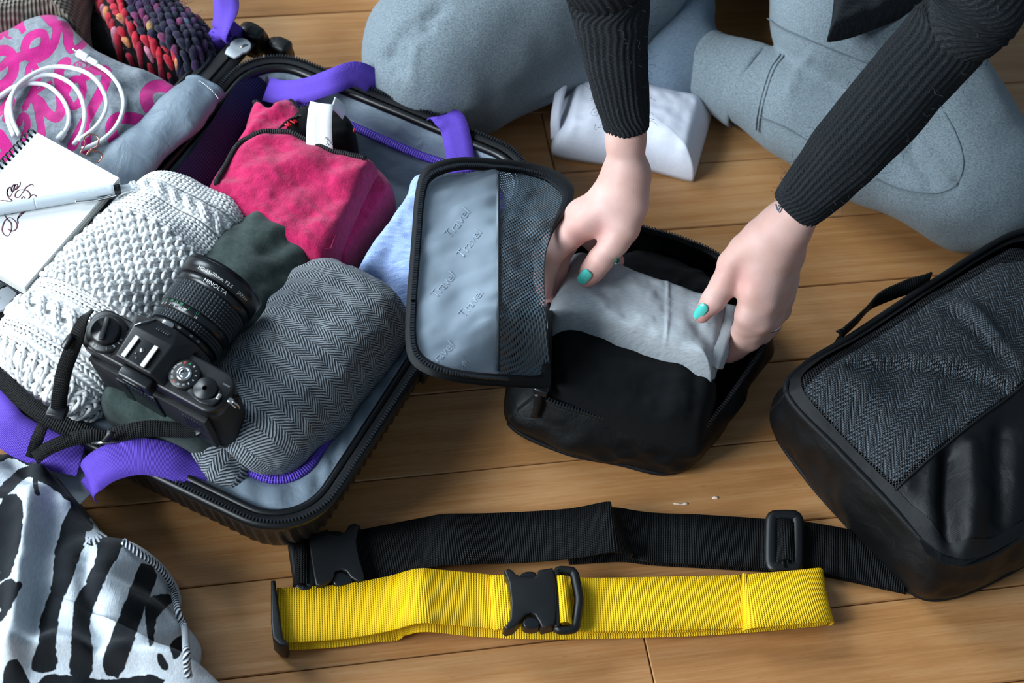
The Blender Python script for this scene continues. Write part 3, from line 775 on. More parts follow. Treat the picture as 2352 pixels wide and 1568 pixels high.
def plait(uc, A=.0056, L=.034, w=.0034):
    """cable: two crossing strands, each three stitches wide, over a filled ground"""
    for st in (0, 1):
        for lane in (-1, 0, 1):
            for v in np.arange(VIS0, VIS1, .0040):
                t_ = np.linspace(0, 1, 5); vv = v + t_ * .0058; ph = 2 * np.pi * vv / L + st * np.pi
                yarn_piece(uc + A * np.sin(ph) + lane * w * .85 + (.5 - t_) * .0016 * (1 if lane else 0), vv, .0016 + .0014 * np.cos(ph) + .0008 * (1 - abs(lane)) + .0007 * np.sin(t_ * np.pi), .0021)
    for off in (-2.6, 2.6):
        v_columns(uc + off * w - .0022, uc + off * w + .0022, .0044, .0046, .0015, .0004)
def honeycomb(u0, u1, pu=.0066, pv=.0132):
    k = int(round((u1 - u0) / pu))
    for c in range(k + 1):
        v = np.arange(VIS0, VIS1, .0010); ph = 2 * np.pi * v / pv + (c % 2) * np.pi
        u = u0 + c * pu + pu * .40 * np.sin(ph) + .0004 * noise3(v * 300, v * 0 + c, 0, 23)
        hh = .0012 + .0016 * np.abs(np.sin(ph)) + .0004 * np.sin(2 * np.pi * v / .0033)
        yarn_piece(u, v, hh, .0026 + .0004 * np.sin(2 * np.pi * v / .0033 + c) - .0004 * np.cos(ph) ** 2, 8)
        for vk in np.arange(VIS0 + pv * (.25 + .5 * (c % 2)), VIS1, pv):
            t_ = np.linspace(0, 1, 5); jj = RNG.normal(0, .0006); yarn_piece(u0 + c * pu + pu * .46 + (t_ - .5) * .0060, vk + jj + (t_ - .5) * .0026, .0030 + .0014 * np.sin(t_ * np.pi), .0023)
v_columns(.004, .030); plait(.044); v_columns(.057, .084, .0050, .0046); honeycomb(.088, .168); v_columns(.173, .188, .0050, .0046); plait(.202, .0068, .033); v_columns(.216, .226); plait(.238, .0056, .028); v_columns(.250, SW_L - .004)
yv, yf = join(yarn); yo = mk('knit_stitches', yv, yf, M['knit_white'], sweater_o); yo['kind'] = 'stuff'

# ------------------------------------------------------------------ herringbone wool roll
def wob(amp, fr, seed, extra=None):
    def f(u, v, X):
        d = amp * fbm(X[..., 0] * fr, X[..., 1] * fr, X[..., 2] * fr, seed, 3)
        return d + (extra(u, v, X) if extra else 0)
    return f
V, F, uv = roll(PS([(838, 668, .080), (800, 715, .083), (675, 870, .088), (572, 990, .085), (530, 1040, .076)]),
                [.055, .060, .059, .056, .05], [.046, .052, .056, .050, .040], 160, 160, 2.35, .7, wob(.0035, 26, 31))
hb = mk('wool_scarf', V, F, M['hb'], uv=uv); tag(hb, 'grey herringbone wool scarf rolled up beside the purple zip', 'scarf')
# loose fold at its near end
V, F, uv = roll(PS([(438, 1015, .072), (470, 1050, .076), (530, 1090, .070), (560, 1098, .06)]), [.012, .017, .018, .014], [.012, .018, .02, .014], 50, 40, 2.2, .7, wob(.003, 60, 33))
mk('loose_fold', V, F, M['hb'], hb, uv=uv)

# ------------------------------------------------------------------ dark green garment under the camera
V, F, uv = roll(PS([(655, 555, .066), (610, 610, .072), (490, 785, .078), (395, 955, .078), (352, 1035, .074)]),
                [.043, .050, .056, .060, .056], [.040, .048, .052, .052, .048], 140, 120, 2.6, .6,
                wob(.004, 24, 41, lambda u, v, X: .003 * np.sin(u * 110 + 3 * np.sin(v * 60)) * np.exp(-((u - .03) / .04) ** 2)))
tag(mk('green_garment', V, F, M['green'], uv=uv), 'dark green soft garment rolled between white sweater and herringbone scarf', 'garment')

# ------------------------------------------------------------------ pink fleece, folded, with black edging
def pil(zb, h, n=4.0, m=2.2, folds=(), tilt=None, nz=(.003, 30, 1)):
    """pillow height: rounded edge, optional ridges [(polyline px at z, amp, width)], noise"""
    fl = [(PS([(q[0], q[1], z) for q in pts])[:, :2], a, w) for pts, z, a, w in folds]
    def f(x, y, s):
        z = zb + h * np.clip(1 - s ** n, 0, 1) ** (1 / m)
        if tilt is not None: z = z + (tilt[0] * (x - tilt[2]) + tilt[1] * (y - tilt[3])) * np.clip(1 - s ** 6, 0, 1)
        p = np.stack([x.ravel(), y.ravel()], 1)
        for q, a, w in fl: z = z + (a * np.exp(-(seg_dist(p, q, 3 * w) / w) ** 2)).reshape(x.shape) * np.clip((1 - s) * 6, 0, 1)
        return z + nz[0] * fbm(x * nz[1], y * nz[1], 0, nz[2], 3) * np.clip((1 - s) * 5, 0, 1)
    return f
def cloth(name, outline, z0, center, zb, h, mat, parent=None, n=4.0, m=2.2, folds=(), nz=(.003, 30, 1), tilt=None, rings=46, seg=200, pw=1.5, attrs=None):
    o = PS(outline, z0); c = P(*center, z0)
    V, F, uv = dome(o, c, zb, pil(zb, h, n, m, folds, tilt, nz), rings, seg, pw)
    return mk(name, V, F, mat, parent, uv=uv, attr=attrs(V) if attrs else None), V
pink = thing('fleece_jacket', 'bright pink fleece jacket folded with black edging and white care label', 'jacket', P(680, 450, .02))
cloth('lower_fold', [(800, 350), (872, 372), (912, 424), (885, 480), (830, 560), (790, 618), (745, 622), (690, 585), (600, 500), (640, 400)], .075, (770, 480), .02, .075, M['pink'], pink, 5, 2.6,
      [([(905, 430), (850, 520), (790, 605)], .075, .006, .006)], (.002, 40, 3))
_bp, BPV = cloth('back_panel', [(548, 305), (560, 262), (577, 233), (600, 246), (622, 252), (640, 232), (672, 224), (702, 252), (740, 290), (720, 330), (640, 345), (530, 345)], .085, (630, 295), .02, .078, M['pink'], pink, 5, 2.6,
      [([(590, 300), (640, 268)], .085, .004, .008)], (.003, 40, 4))
tp, TPV = cloth('front_panel', [(535, 326), (580, 311), (640, 303), (700, 315), (770, 345), (820, 356), (872, 370), (866, 395), (822, 480), (788, 552), (752, 606), (735, 612), (690, 592), (640, 570), (560, 512), (478, 452), (468, 432), (484, 398)],
      .105, (660, 450), .02, .098, M['pink'], pink, 14, 3.4, [([(560, 370), (640, 400), (700, 390)], .11, .005, .016), ([(780, 420), (830, 400), (865, 380)], .11, .004, .010), ([(700, 510), (760, 470)], .11, -.004, .012), ([(600, 330), (660, 320)], .11, .007, .012)],
      (.0035, 28, 5), rings=60)
def surf_z(V, p):
    d = ((V[:, :2] - np.asarray(p)[:2]) ** 2).sum(1); i = np.argpartition(d, 6)[:6]; return V[i, 2].max()
def on_surf(V, pts, dz=0.0, z=.05):
    out = []
    for a in pts:
        zz = z
        for _ in range(8): zz = .5 * zz + .5 * surf_z(V, P(a[0], a[1], zz))
        out.append(P(a[0], a[1], zz + dz))
    return np.array(out)
def near_top(V, p, rad=.006):
    k = ((V[:, :2] - p[:2]) ** 2).sum(1) < rad * rad
    return V[k, 2].max() if k.any() else None
def on_edge(V, pts, dz=0.0):
    out = []
    for a in pts:
        zz = .10
        for _ in range(8):
            z2 = near_top(V, P(a[0], a[1], zz)); zz = zz if z2 is None else .5 * zz + .5 * z2
        out.append(P(a[0], a[1], zz + dz))
    return np.array(out)
def piping(pts, r=.0026, par=pink, name='edging', mat='black_trim', n=60, sz=1.0, on=None):
    q = catmull(PS(pts) if on is None else on_edge(on, pts, 0), n); V, F = tube(q, r, 8, sz=sz); s = np.repeat(np.linspace(0, .25, n)[:, None], 8, 1)
    return mk(name, V, F, M[mat], par, uv=np.stack([s, s * 0], -1).reshape(-1, 2))
def edge_piping(V, rings, seg, ri, p0, pm, p1, r=.0028, lift=.0012, par=pink):
    """cord sewn along the edge of a cloth between two picture points, passing the middle one"""
    R = V[ri * seg:(ri + 1) * seg]; q = to_px(R); near = lambda p: int(np.hypot(q[:, 0] - p[0], q[:, 1] - p[1]).argmin())
    i0, im, i1 = near(p0), near(pm), near(p1); up = [(i0 + k) % seg for k in range((i1 - i0) % seg + 1)]; dn = [(i0 - k) % seg for k in range((i0 - i1) % seg + 1)]
    path = R[up if im in up else dn] + np.array([0, 0, lift]); path = catmull(path[::2], 70); Vt, Ft = tube(path, r, 8)
    s_ = np.r_[0, np.cumsum(np.linalg.norm(np.diff(path, axis=0), axis=1))]; uv = np.stack([np.repeat(s_[:, None], 8, 1), np.zeros((70, 8))], -1).reshape(-1, 2)
    return mk('edging', Vt, Ft, M['black_trim'], par, uv=uv)
edge_piping(TPV, 60, 200, 41, (478, 420), (660, 305), (866, 374)); edge_piping(BPV, 46, 200, 30, (577, 236), (610, 250), (645, 240), .0028); edge_piping(BPV, 46, 200, 30, (668, 226), (690, 240), (735, 288), .0028)
# stitched patch on the fleece
st = PS([(752, 510, .116), (778, 516, .113), (760, 570, .110), (732, 572, .113)]); 
for a, b in ((0, 1), (1, 2), (2, 3)):
    pa = np.linspace(st[a], st[b], 8); V, F = tube(pa, .0006, 5); mk('patch_seam', V, F, M['pink'], tp)
# black waistband with red letters tucked behind the edging
ug = thing('underwear', 'black underwear with red lettered waistband tucked in the pink fleece', 'underwear', P(740, 300, .06))
cloth('cloth', [(650, 290), (675, 266), (700, 256), (760, 268), (812, 282), (826, 310), (815, 345), (760, 345), (690, 318), (655, 305)], .10, (735, 300), .04, .080, M['black_cloth'], ug, 5, 2.6, (), (.003, 50, 8), rings=24, seg=90)
wb = catmull(PS([(650, 290, .102), (668, 272, .112), (690, 262, .117), (705, 262, .114)]), 26); V, F, uv = ribbon(wb, (.3, .75, -.35), .018, .0014); b_ = mk('waistband', V, F, M['black_trim'], ug, uv=uv)
red = simple('red_print', srgb(206, 36, 48), .6)
for q in ([(655, 285), (663, 290), (660, 280), (668, 288)], [(667, 276), (676, 284), (674, 272), (682, 280)], [(682, 267), (692, 275), (690, 263), (700, 272)]):
    V, F = tube(PS([(a, b, .116) for a, b in q]), .0013, 5); mk('red_letter', V, F, red, b_)
for q in ([(787, 300), (790, 284), (797, 300), (802, 286)], [(812, 303), (814, 296)]):
    V, F = tube(PS([(a, b, .1125) for a, b in q]), .0011, 5); mk('red_letter', V, F, red, b_)
# care label: folded white tape standing up
lb = catmull(np.hstack([PS([(734, 340, .118), (733, 300, .133), (735, 262, .146), (739, 236, .152)])]), 20)
V, F, uv = ribbon(lb, (1, -.08, .05), [.0262 - .0002 * i for i in range(20)], .0008, 4, crown=.0025); cl = mk('care_label', V, F, M['label_white'], pink, uv=uv)
V, F, uv = ribbon(catmull(PS([(765, 236, .148), (776, 244, .142), (792, 262, .13)]), 12), (.1, .8, .5), .012, .0008); mk('label_back', V, F, M['label_white'], cl, uv=uv)
for i, (a, b, c_) in enumerate(((745, 320, 4), (752, 326, 5), (749, 333, 4), (757, 332, 3))):
    V, F = tube(PS([(a, b, .1275), (a + 4, b - 5, .1295), (a + 7, b + 1, .1275)]), .0004, 4); mk('label_print', V, F, M['card'], cl)

# ------------------------------------------------------------------ light blue knit under the cube lid
bl, _ = cloth('blue_garment', [(1010, 372), (960, 380), (938, 395), (925, 432), (868, 515), (806, 600), (812, 628), (860, 640), (925, 690), (1010, 720), (1090, 640), (1100, 460)], .10, (975, 530), .02, .10, M['blue'], None, 4, 2.2,
      [([(960, 400), (880, 530), (825, 610)], .11, .006, .012)], (.004, 30, 11))
tag(bl, 'pale blue soft knitted garment under the open cube lid', 'garment')

# ------------------------------------------------------------------ grey fleece with pink lettering in the left half
Z1 = 3.734
STROKES = [([(60, 125), (95, 113), (104, 95), (100, 78), (88, 76), (70, 84), (60, 98), (57, 116), (64, 130), (82, 136), (104, 126), (122, 104), (130, 78), (130, 58)], 8.0),
    ([(104, 30), (112, 38), (120, 48)], 11.0), ([(120, 48), (128, 57)], 8.0), ([(128, 57), (146, 62), (157, 76), (157, 96), (163, 112)], 9.5), ([(163, 112), (178, 111), (194, 98), (204, 80)], 6.5),
    ([(60, 125), (40, 134)], 9.0), ([(-12, 118), (14, 116), (28, 128), (32, 148), (28, 172), (12, 192), (-6, 200)], 10.0), ([(-10, 160), (5, 152), (16, 140)], 7)]
_z = [([(245, 700), (240, 620), (258, 566), (285, 552), (310, 600), (326, 680), (270, 800), (212, 925)], 22), ([(300, 800), (400, 730), (436, 708)], 14),
      ([(270, 840), (340, 870), (400, 960), (480, 1010), (525, 940), (520, 800), (505, 650), (522, 570), (572, 530)], 34), ([(560, 800), (620, 690), (695, 690), (712, 780), (680, 880), (620, 915), (580, 850)], 26),
      ([(735, 650), (800, 606), (890, 600), (920, 640), (880, 760), (780, 950), (620, 1250)], 36), ([(720, 1090), (740, 1200), (740, 1280)], 36), ([(360, 1150), (345, 1040), (330, 950), (300, 850)], 28),
      ([(160, 1060), (190, 995), (225, 1005), (236, 1080), (200, 1190)], 22), ([(1490, 770), (1440, 742), (1325, 742), (1258, 805), (1268, 900), (1330, 980)], 44),
      ([(1205, 1035), (1130, 1015), (1012, 1015), (960, 1080), (970, 1180), (1050, 1290)], 42), ([(-10, 970), (100, 840), (50, 1020)], 26), ([(-10, 1160), (60, 1270), (50, 1340)], 44)]
STROKES += [([(a / Z1, b / Z1) for a, b in s], w / Z1) for s, w in _z]
POLYS = [[(14, 57), (28, 48), (45, 52), (47, 36), (56, 33), (55, 56), (61, 70), (50, 79), (42, 67), (18, 62)], [(-10, 58), (12, 61), (21, 72), (18, 82), (32, 88), (17, 90), (7, 81), (5, 92), (-10, 92)]]
def print_attr(V):
    q = to_px(V); d = np.full(len(V), 1e9)
    for s, w in STROKES: d = np.minimum(d, seg_dist(q, catmull(np.array(s, float), max(8, len(s) * 4)), w + 14) - w * 1.26)
    for s in POLYS: d = np.minimum(d, poly_sd(q, s, 14))
    c = np.array([186, 150.]); e = np.hypot((q[:, 0] - c[0]) / 14.5, (q[:, 1] - c[1]) / 8.5)
    d = np.minimum(d, np.abs(e - 1) * 11 - 1.6)
    for s in ([(180, 154), (181, 146), (189, 147), (184, 150), (191, 154)],): d = np.minimum(d, seg_dist(q, np.array(s, float), 12) - 1.2)
    return {'letters': d}
t = NT('grey_fleece_pink_print'); o_ = t.obj(); n_ = t.noise(o_, 700, 4, .7); n2 = t.noise(o_, 240, 3, .6, .4)
gc = t.mix(t.ramp(n2, [(.3, (0, 0, 0)), (.7, (1, 1, 1))]), srgb(116, 122, 130), srgb(146, 153, 161)); pc = t.mix(n2, srgb(180, 14, 112), srgb(204, 30, 134))
f_ = t.ramp(t.math('MULTIPLY_ADD', t.attr('letters'), .1, .5), [(.46, (1, 1, 1)), (.52, (0, 0, 0))])
t.set(col=t.mix(f_, gc, pc), rough=.9, spec=.2, sheen=.2); t.bump(t.math('ADD', n_, t.math('MULTIPLY', f_, .6)), .0006); M['fleece_print'] = t.m
FL_OUT = [(-260, 90), (-120, 92), (0, 47), (60, 20), (120, 7), (158, 22), (180, 52), (235, 96), (330, 141), (428, 184), (408, 238), (335, 330), (285, 400), (120, 560), (-60, 690), (-300, 600), (-380, 300)]
fl, FLV = cloth('printed_fleece', FL_OUT, .10, (60, 270), .02, .092, M['fleece_print'], None, 9, 3.0,
      [([(180, 60), (300, 130), (420, 190)], .1, .006, .016), ([(260, 250), (330, 220), (380, 190)], .1, -.004, .012), ([(150, 130), (210, 160), (280, 170)], .1, -.003, .014)], (.004, 22, 13), rings=260, seg=560, pw=1.0, attrs=print_attr)
tag(fl, 'grey fleece with pink script lettering in the left suitcase half', 'fleece')
def surf_z(V, p):
    d = ((V[:, :2] - np.asarray(p)[:2]) ** 2).sum(1); i = np.argpartition(d, 6)[:6]; return V[i, 2].mean()

# ------------------------------------------------------------------ chunky multicoloured knit
def knit_colors(V):
    q = to_px(V); line = np.array([(190, -70), (232, 50), (290, 112), (372, 152)], float)
    d = seg_dist(q, line); w = 62 - .10 * (q[:, 1]) 
    return {'band': (d - w * (1 - .3 * np.clip(q[:, 1] / 150, 0, 1))) / 30.0}
def chunky(zb, h):
    base = pil(zb, h, 3.2, 2.2, (), None, (.004, 30, 15))
    def f(x, y, s):
        a = math.radians(35); u = x * math.cos(a) + y * math.sin(a); v = -x * math.sin(a) + y * math.cos(a)
        u = u + .004 * noise3(x * 60, y * 60, 0, 16); v = v + .004 * noise3(x * 60, y * 60, 0, 17)
        return base(x, y, s) + (.0065 * k_stock(u, v, .0150, .0125, .9) + .002 * fbm(x * 300, y * 300, 0, 18, 2)) * np.clip((1 - s) * 10, 0, 1)
    return f
KO = PS([(190, -110), (214, 0), (238, 62), (290, 114), (362, 150), (430, 176), (474, 172), (520, 138), (512, 92), (478, 52), (412, 0), (380, -110)], .085)
V, F, uv = dome(KO, P(350, 40, .085), .03, pil(.03, .080, 3.2, 2.2, (), None, (.004, 30, 15)), 60, 160, 1.2)
def stitches(V):
    """thick yarn stitches in V columns laid over the surface"""
    XY = KO[:, :2]; c0 = XY.mean(0); ang = math.radians(32); cu, su = math.cos(ang), math.sin(ang); parts = []; A = []
    for i in range(-14, 15):
        for j in range(-20, 21):
            for sg in (-1, 1):
                uu = i * .0150 + sg * .0036 + RNG.normal(0, .0007); vv = j * .0088 + RNG.normal(0, .0007)
                p0 = np.array([uu + sg * .0016, vv - .0060]); p1 = np.array([uu - sg * .0018, vv + .0060]); pts = []
                for t_ in np.linspace(0, 1, 7):
                    q = p0 * (1 - t_) + p1 * t_; w = c0 + np.array([q[0] * cu - q[1] * su, q[0] * su + q[1] * cu]); pts.append(w)
                pts = np.array(pts)
                if poly_sd(pts[3:4], XY)[0] > -.002: continue
                z = np.interp(np.arange(7), [0, 3, 6], [surf_z(V, w) for w in pts[[0, 3, 6]]]) + .0006 + .0028 * np.sin(np.linspace(0, np.pi, 7))
                q = np.column_stack([pts, z]); tv_, tf_ = tube(q, .0038 * np.array([.45, .85, 1, 1.05, 1, .85, .45]) * RNG.uniform(.85, 1.15), 8)
                parts.append((tv_, tf_)); r = RNG.random(3); A.append(np.repeat(r[None], len(tv_), 0))
    v, f = join(parts); return v, f, np.vstack(A)
KV, KF, KA = stitches(V)
t = NT('chunky_wool'); nz = t.noise(t.obj(), 900, 3, .7); nb2 = t.noise(t.obj(), 160, 2)
rc = t.ramp(t.attr('r1'), [(.0, srgb(206, 18, 50)), (.4, srgb(230, 40, 62)), (.68, srgb(186, 16, 58)), (.82, srgb(222, 140, 165)), (.93, srgb(232, 150, 96))], 'CONSTANT')
nc = t.ramp(t.attr('r2'), [(.0, srgb(18, 22, 48)), (.45, srgb(32, 28, 60)), (.68, srgb(70, 42, 88)), (.82, srgb(140, 52, 104)), (.88, srgb(84, 100, 122)), (.95, srgb(190, 150, 92))], 'CONSTANT')
f_ = t.ramp(t.math('ADD', t.attr('band'), t.math('MULTIPLY_ADD', t.attr('r3'), .5, .25)), [(.48, (0, 0, 0)), (.52, (1, 1, 1))])
cc = t.mix(t.math('MULTIPLY', t.ramp(nb2, [(.4, (0, 0, 0)), (.7, (1, 1, 1))]), .55), t.mix(f_, rc, nc), srgb(30, 22, 44)); t.set(col=cc, rough=.95, spec=.1, sheen=.2); t.bump(nz, .0022); M['chunky'] = t.m
kn = mk('chunky_scarf', V, F, M['black_cloth'], uv=uv); yo = mk('yarn_stitches', KV, KF, M['chunky'], kn, attr=dict(knit_colors(KV), r1=KA[:, 0], r2=KA[:, 1], r3=KA[:, 2])); yo['kind'] = 'stuff'; tag(kn, 'chunky hand-knitted scarf in red and dark purple wool', 'scarf')
# stray wool fibres
parts = []
for i in range(260):
    j = RNG.integers(0, len(V) - 900); p = V[j]; q = to_px(p[None])[0]
    if not (0 < q[0] < 520 and -5 < q[1] < 180) or p[2] < .06: continue
    d = RNG.normal(0, .004, (4, 3)); d[:, 2] = np.abs(d[:, 2]) * .8; pts = p + np.cumsum(d, 0) * .8; pts[0] = p
    parts.append(tube(catmull(pts, 9), .00022, 4, caps=False))
fv, ff = join(parts); fo = mk('loose_fibres', fv, ff, simple('wool_fibre', srgb(112, 70, 110), .9), kn); fo['kind'] = 'stuff'

# ------------------------------------------------------------------ beige knitted hem behind the fleece
t = NT('beige_knit'); u, v, _ = t.sep(t.map(t.obj(), rot=(0, 0, .5)))
k_ = t.math('MULTIPLY', t.math('SINE', t.math('MULTIPLY', u, 1400)), t.math('SINE', t.math('MULTIPLY', v, 900)))
t.set(col=t.mix(t.math('MULTIPLY_ADD', k_, .5, .5), srgb(92, 80, 70), srgb(150, 142, 130)), rough=.95, spec=.1, sheen=.2); t.bump(k_, .0012); M['beige'] = t.m
bg_, _ = cloth('beige_knitwear', [(-200, 110), (0, 70), (90, 40), (150, 30), (186, 60), (205, 0), (200, -90), (60, -120), (-200, -60)], .10, (40, -10), .02, .095, M['beige'], None, 6, 2.4, (), (.004, 30, 19), rings=30, seg=120)
tag(bg_, 'beige knitted garment behind the grey fleece at suitcase edge', 'garment')
dk, _ = cloth('black_garment', [(150, 40), (200, -30), (260, -30), (330, 60), (420, 150), (440, 190), (330, 160), (220, 110)], .06, (270, 80), .02, .05, M['black_cloth'], None, 5, 2.4, (), (.002, 40, 20), rings=20, seg=80)
tag(dk, 'black garment in the gap between grey fleece and chunky scarf', 'garment')
# ------------------------------------------------------------------ helpers for soft bags
def loft(bottom, top, n=200, rings=16, bulge=.012, wall=.003, nz=(.003, 26, 50), floor_z=.004, inner=True):
    """soft walled bag from matched bottom (px,py) and top (px,py,z) outlines; outer wall, inner wall and floor"""
    B = catmull(PS([(a, b, .001) for a, b in bottom]), n, True); T = catmull(PS(top), n, True)
    cen = B.mean(0); out = []
    for k in range(rings):
        f = k / (rings - 1); q = B * (1 - f) + T * f
        rad = q[:, :2] - cen[:2]; rad /= np.linalg.norm(rad, axis=1)[:, None]
        q = q.copy(); q[:, :2] += rad * (bulge * math.sin(math.pi * f) + nz[0] * fbm(q[:, 0] * nz[1], q[:, 1] * nz[1], f * 2.2, nz[2], 2) * math.sin(math.pi * f))[:, None]
        out.append(q)
    rows = list(out)
    if inner:
        for k in range(rings - 1, -1, -2):
            q = out[k].copy(); rad = q[:, :2] - cen[:2]; rad /= np.linalg.norm(rad, axis=1)[:, None]; q[:, :2] -= rad * wall
            q[:, 2] = np.maximum(q[:, 2], floor_z); rows.append(q)
    V = np.stack(rows); F = grid_faces(len(rows), n, True)[:, ::-1].tolist()
    per = np.r_[0, np.cumsum(np.linalg.norm(np.diff(T, axis=0), axis=1))]
    uv = np.stack([np.repeat(per[None], len(rows), 0), np.repeat(np.linspace(0, .1, len(rows))[:, None], n, 1)], -1).reshape(-1, 2)
    m = len(rows)
    if inner: F.append([(m - 1) * n + i for i in range(n)])
    F.append(list(range(n)))
    return V.reshape(-1, 3), F, uv, out
def cord(path, r, name, mat, parent, closed=False, seg=8, n=None, sz=1.0):
    q = catmull(path, n or len(path) * 10, closed); V, F = tube(q, r, seg, closed=closed, sz=sz)
    s = np.r_[0, np.cumsum(np.linalg.norm(np.diff(q, axis=0), axis=1))]
    uv = np.stack([np.repeat(s[:, None], seg, 1), np.repeat(np.linspace(0, .01, seg)[None], len(q), 0)], -1).reshape(-1, 2)
    return mk(name, V, F, mat, parent, uv=uv)
def teeth_row(path, parent, pitch=.0028, size=(.0016, .0034, .0018), closed=False, mat='zip', name='zip_teeth'):
    L = np.linalg.norm(np.diff(path, axis=0), axis=1).sum(); q = catmull(path, int(L / pitch), closed); T = np.gradient(q, axis=0); parts = []
    for p, d in zip(q, T): parts.append(box(p, *size, rotz(math.atan2(d[1], d[0]))))
    V, F = join(parts); o = mk(name, V, F, M[mat], parent, smooth=False); o['kind'] = 'stuff'; return o
# ------------------------------------------------------------------ open packing cube
cube = thing('packing_cube', 'open black packing cube with net and grey nylon lid folded back', 'packing cube', P(1450, 850, 0))
CB = [(1168, 975), (1290, 1040), (1420, 1068), (1528, 1090), (1602, 1052), (1680, 930), (1722, 840), (1728, 750), (1660, 690), (1540, 650), (1440, 630), (1320, 600), (1235, 630), (1195, 740), (1165, 870)]
CT = [(1238, 903, .064), (1350, 950, .060), (1480, 985, .056), (1600, 990, .052), (1650, 945, .052), (1722, 845, .060), (1765, 768, .070), (1748, 690, .074), (1655, 592, .079), (1560, 548, .081), (1462, 519, .084), (1335, 470, .084), (1272, 520, .084), (1262, 640, .080), (1256, 800, .070)]
V, F, uv, ring = loft(CB, CT, 240, 18, .010, .003, (.006, 30, 51)); body = mk('cube_body', V, F, M['nylon_black'], cube, uv=uv)
top = ring[-1]; cord(top, .0022, 'rim_binding', M['nylon_edge'], body, True, n=240)
# zip teeth of the open rim (front and right hand side)
teeth_row(top[0:150] + [0, 0, .0026], body)
base_r = ring[0] + [0, 0, .003]; cord(base_r[0:110], .0024, 'base_piping', M['nylon_edge'], body, n=110)
pz = PS([(1238, 905, .072), (1236, 930, .060), (1228, 958, .046)]); V, F, uv = ribbon(catmull(pz, 10), (.9, .2, .2), .0075, .002); mk('zip_puller', V, F, M['blackplastic'], body)
V, F = xf(box((0, 0, 0), .014, .010, .008, bev=.0025), rotz(-.3), P(1244, 895, .074)); mk('zip_slider', V, F, M['gloss_black'], body)
# lid: bound panel folded over to the left, resting on the suitcase contents
LID = [(1000, 374), (1060, 362), (1140, 366), (1205, 373), (1270, 390), (1305, 414), (1319, 440), (1304, 482), (1272, 530), (1254, 580), (1250, 640), (1254, 720), (1260, 800), (1266, 868), (1256, 888), (1180, 886), (1090, 880), (1010, 866), (952, 838), (932, 790), (934, 690), (944, 560), (953, 450), (968, 396)]
LC = np.array([1110, 625.])
def lid_z(px, py):
    px = np.asarray(px, float); py = np.asarray(py, float)
    f = np.clip((px - 980) / 290, 0, 1); s = f * f * (3 - 2 * f)
    near = np.clip((py - 690) / 190, 0, 1); near = near * near * (3 - 2 * near); far = np.clip((500 - py) / 110, 0, 1)
    z = .172 - s * (.016 + .062 * near + .040 * far)
    return z + .008 * np.exp(-((px - 1130) / 90) ** 2) * np.clip((py - 350) / 300, 0, 1)
def lidP(px, py, dz=0.0):
    px = np.asarray(px, float); py = np.asarray(py, float) + 0 * px; z = lid_z(px, py) + dz
    d = FW[:, None] * F_PX + RT[:, None] * (px.ravel() - 1176.0) - UP[:, None] * (py.ravel() - 784.0)
    t = (z.ravel() - CAM_H) / d[2]
    return np.stack([d[0] * t, d[1] * t, z.ravel()], 1)
OUT = catmull(np.array(LID, float), 260, True)
_k = np.clip((OUT[:, 0] - 1225) / 25, 0, 1) * np.clip((OUT[:, 1] - 505) / 40, 0, 1) * np.clip((858 - OUT[:, 1]) / 20, 0, 1)
INN = LC + (OUT - LC) * np.stack([.862 + .128 * _k, .905 + .085 * _k], 1); MIDR = LC + (OUT - LC) * np.array([.93, .952])
def sheet(name, X, Y, dz, mat, parent, th=.0016, uvs=None, wr=None):
    """thin double sided sheet on the lid surface; X,Y grids in photo pixels"""
    sh = X.shape; T = lidP(X, Y, 0).reshape(*sh, 3); T[..., 2] += dz + (wr if wr is not None else 0)
    V = np.concatenate([T.reshape(-1, 3), (T - [0, 0, th]).reshape(-1, 3)]); F = grid_faces(*sh); n = sh[0] * sh[1]
    uv = T[..., :2].reshape(-1, 2)
    return mk(name, V, np.vstack([F[:, ::-1], F + n]), mat, parent, uv=np.vstack([uv, uv])), T
fr = np.stack([OUT * (1 - k) + INN * k for k in np.linspace(0, 1, 6)]); fr = np.concatenate([fr, fr[:, :1]], 1)
hump = (np.sin(np.linspace(0, 1, 6) * np.pi) * .003)[:, None] * np.ones((1, fr.shape[1]))
lid, _ = sheet('cube_lid', fr[..., 0], fr[..., 1], .001, M['nylon_edge'], cube, .003, wr=hump)
def span(poly, y):
    q = np.vstack([poly, poly[:1]]); xs = []
    for a, b in zip(q[:-1], q[1:]):
        if (a[1] > y) != (b[1] > y): xs.append(a[0] + (y - a[1]) * (b[0] - a[0]) / (b[1] - a[1]))
    return min(xs), max(xs)
ys = np.linspace(INN[:, 1].min() + .6, INN[:, 1].max() - .6, 150)
lim = np.array([span(INN, y) for y in ys]); XS = 1146.0
fx = np.linspace(0, 1, 80)
X = lim[:, :1] - 2 + (np.minimum(XS, lim[:, 1:]) - lim[:, :1] + 2) * fx; Y = np.repeat(ys[:, None], 80, 1)
wr = .0020 * fbm(X / 90, Y / 48 + .45 * X / 70, 0, 61, 2) * np.clip(np.minimum(X - lim[:, :1], XS - X) / 8 + .35, .35, 1) + .0018 * np.exp(-((XS - X) / 26) ** 2) * np.sin(Y / 11.0 + 3 * np.sin(Y / 37.)) * .6 - .004 * np.exp(-((X - 1060) / 60) ** 2)
pan, PT = sheet('nylon_panel', X, Y, -.0002, M['silver_nylon'], lid, .0006, wr=wr)
X = XS + (np.maximum(lim[:, 1:] + 2, XS + 1) - XS) * fx
net, _ = sheet('net_panel', X, Y, -.0004, M['net_black'], lid, 0.0, wr=.0012 * fbm(X / 40, Y / 40, 0, 62, 2))
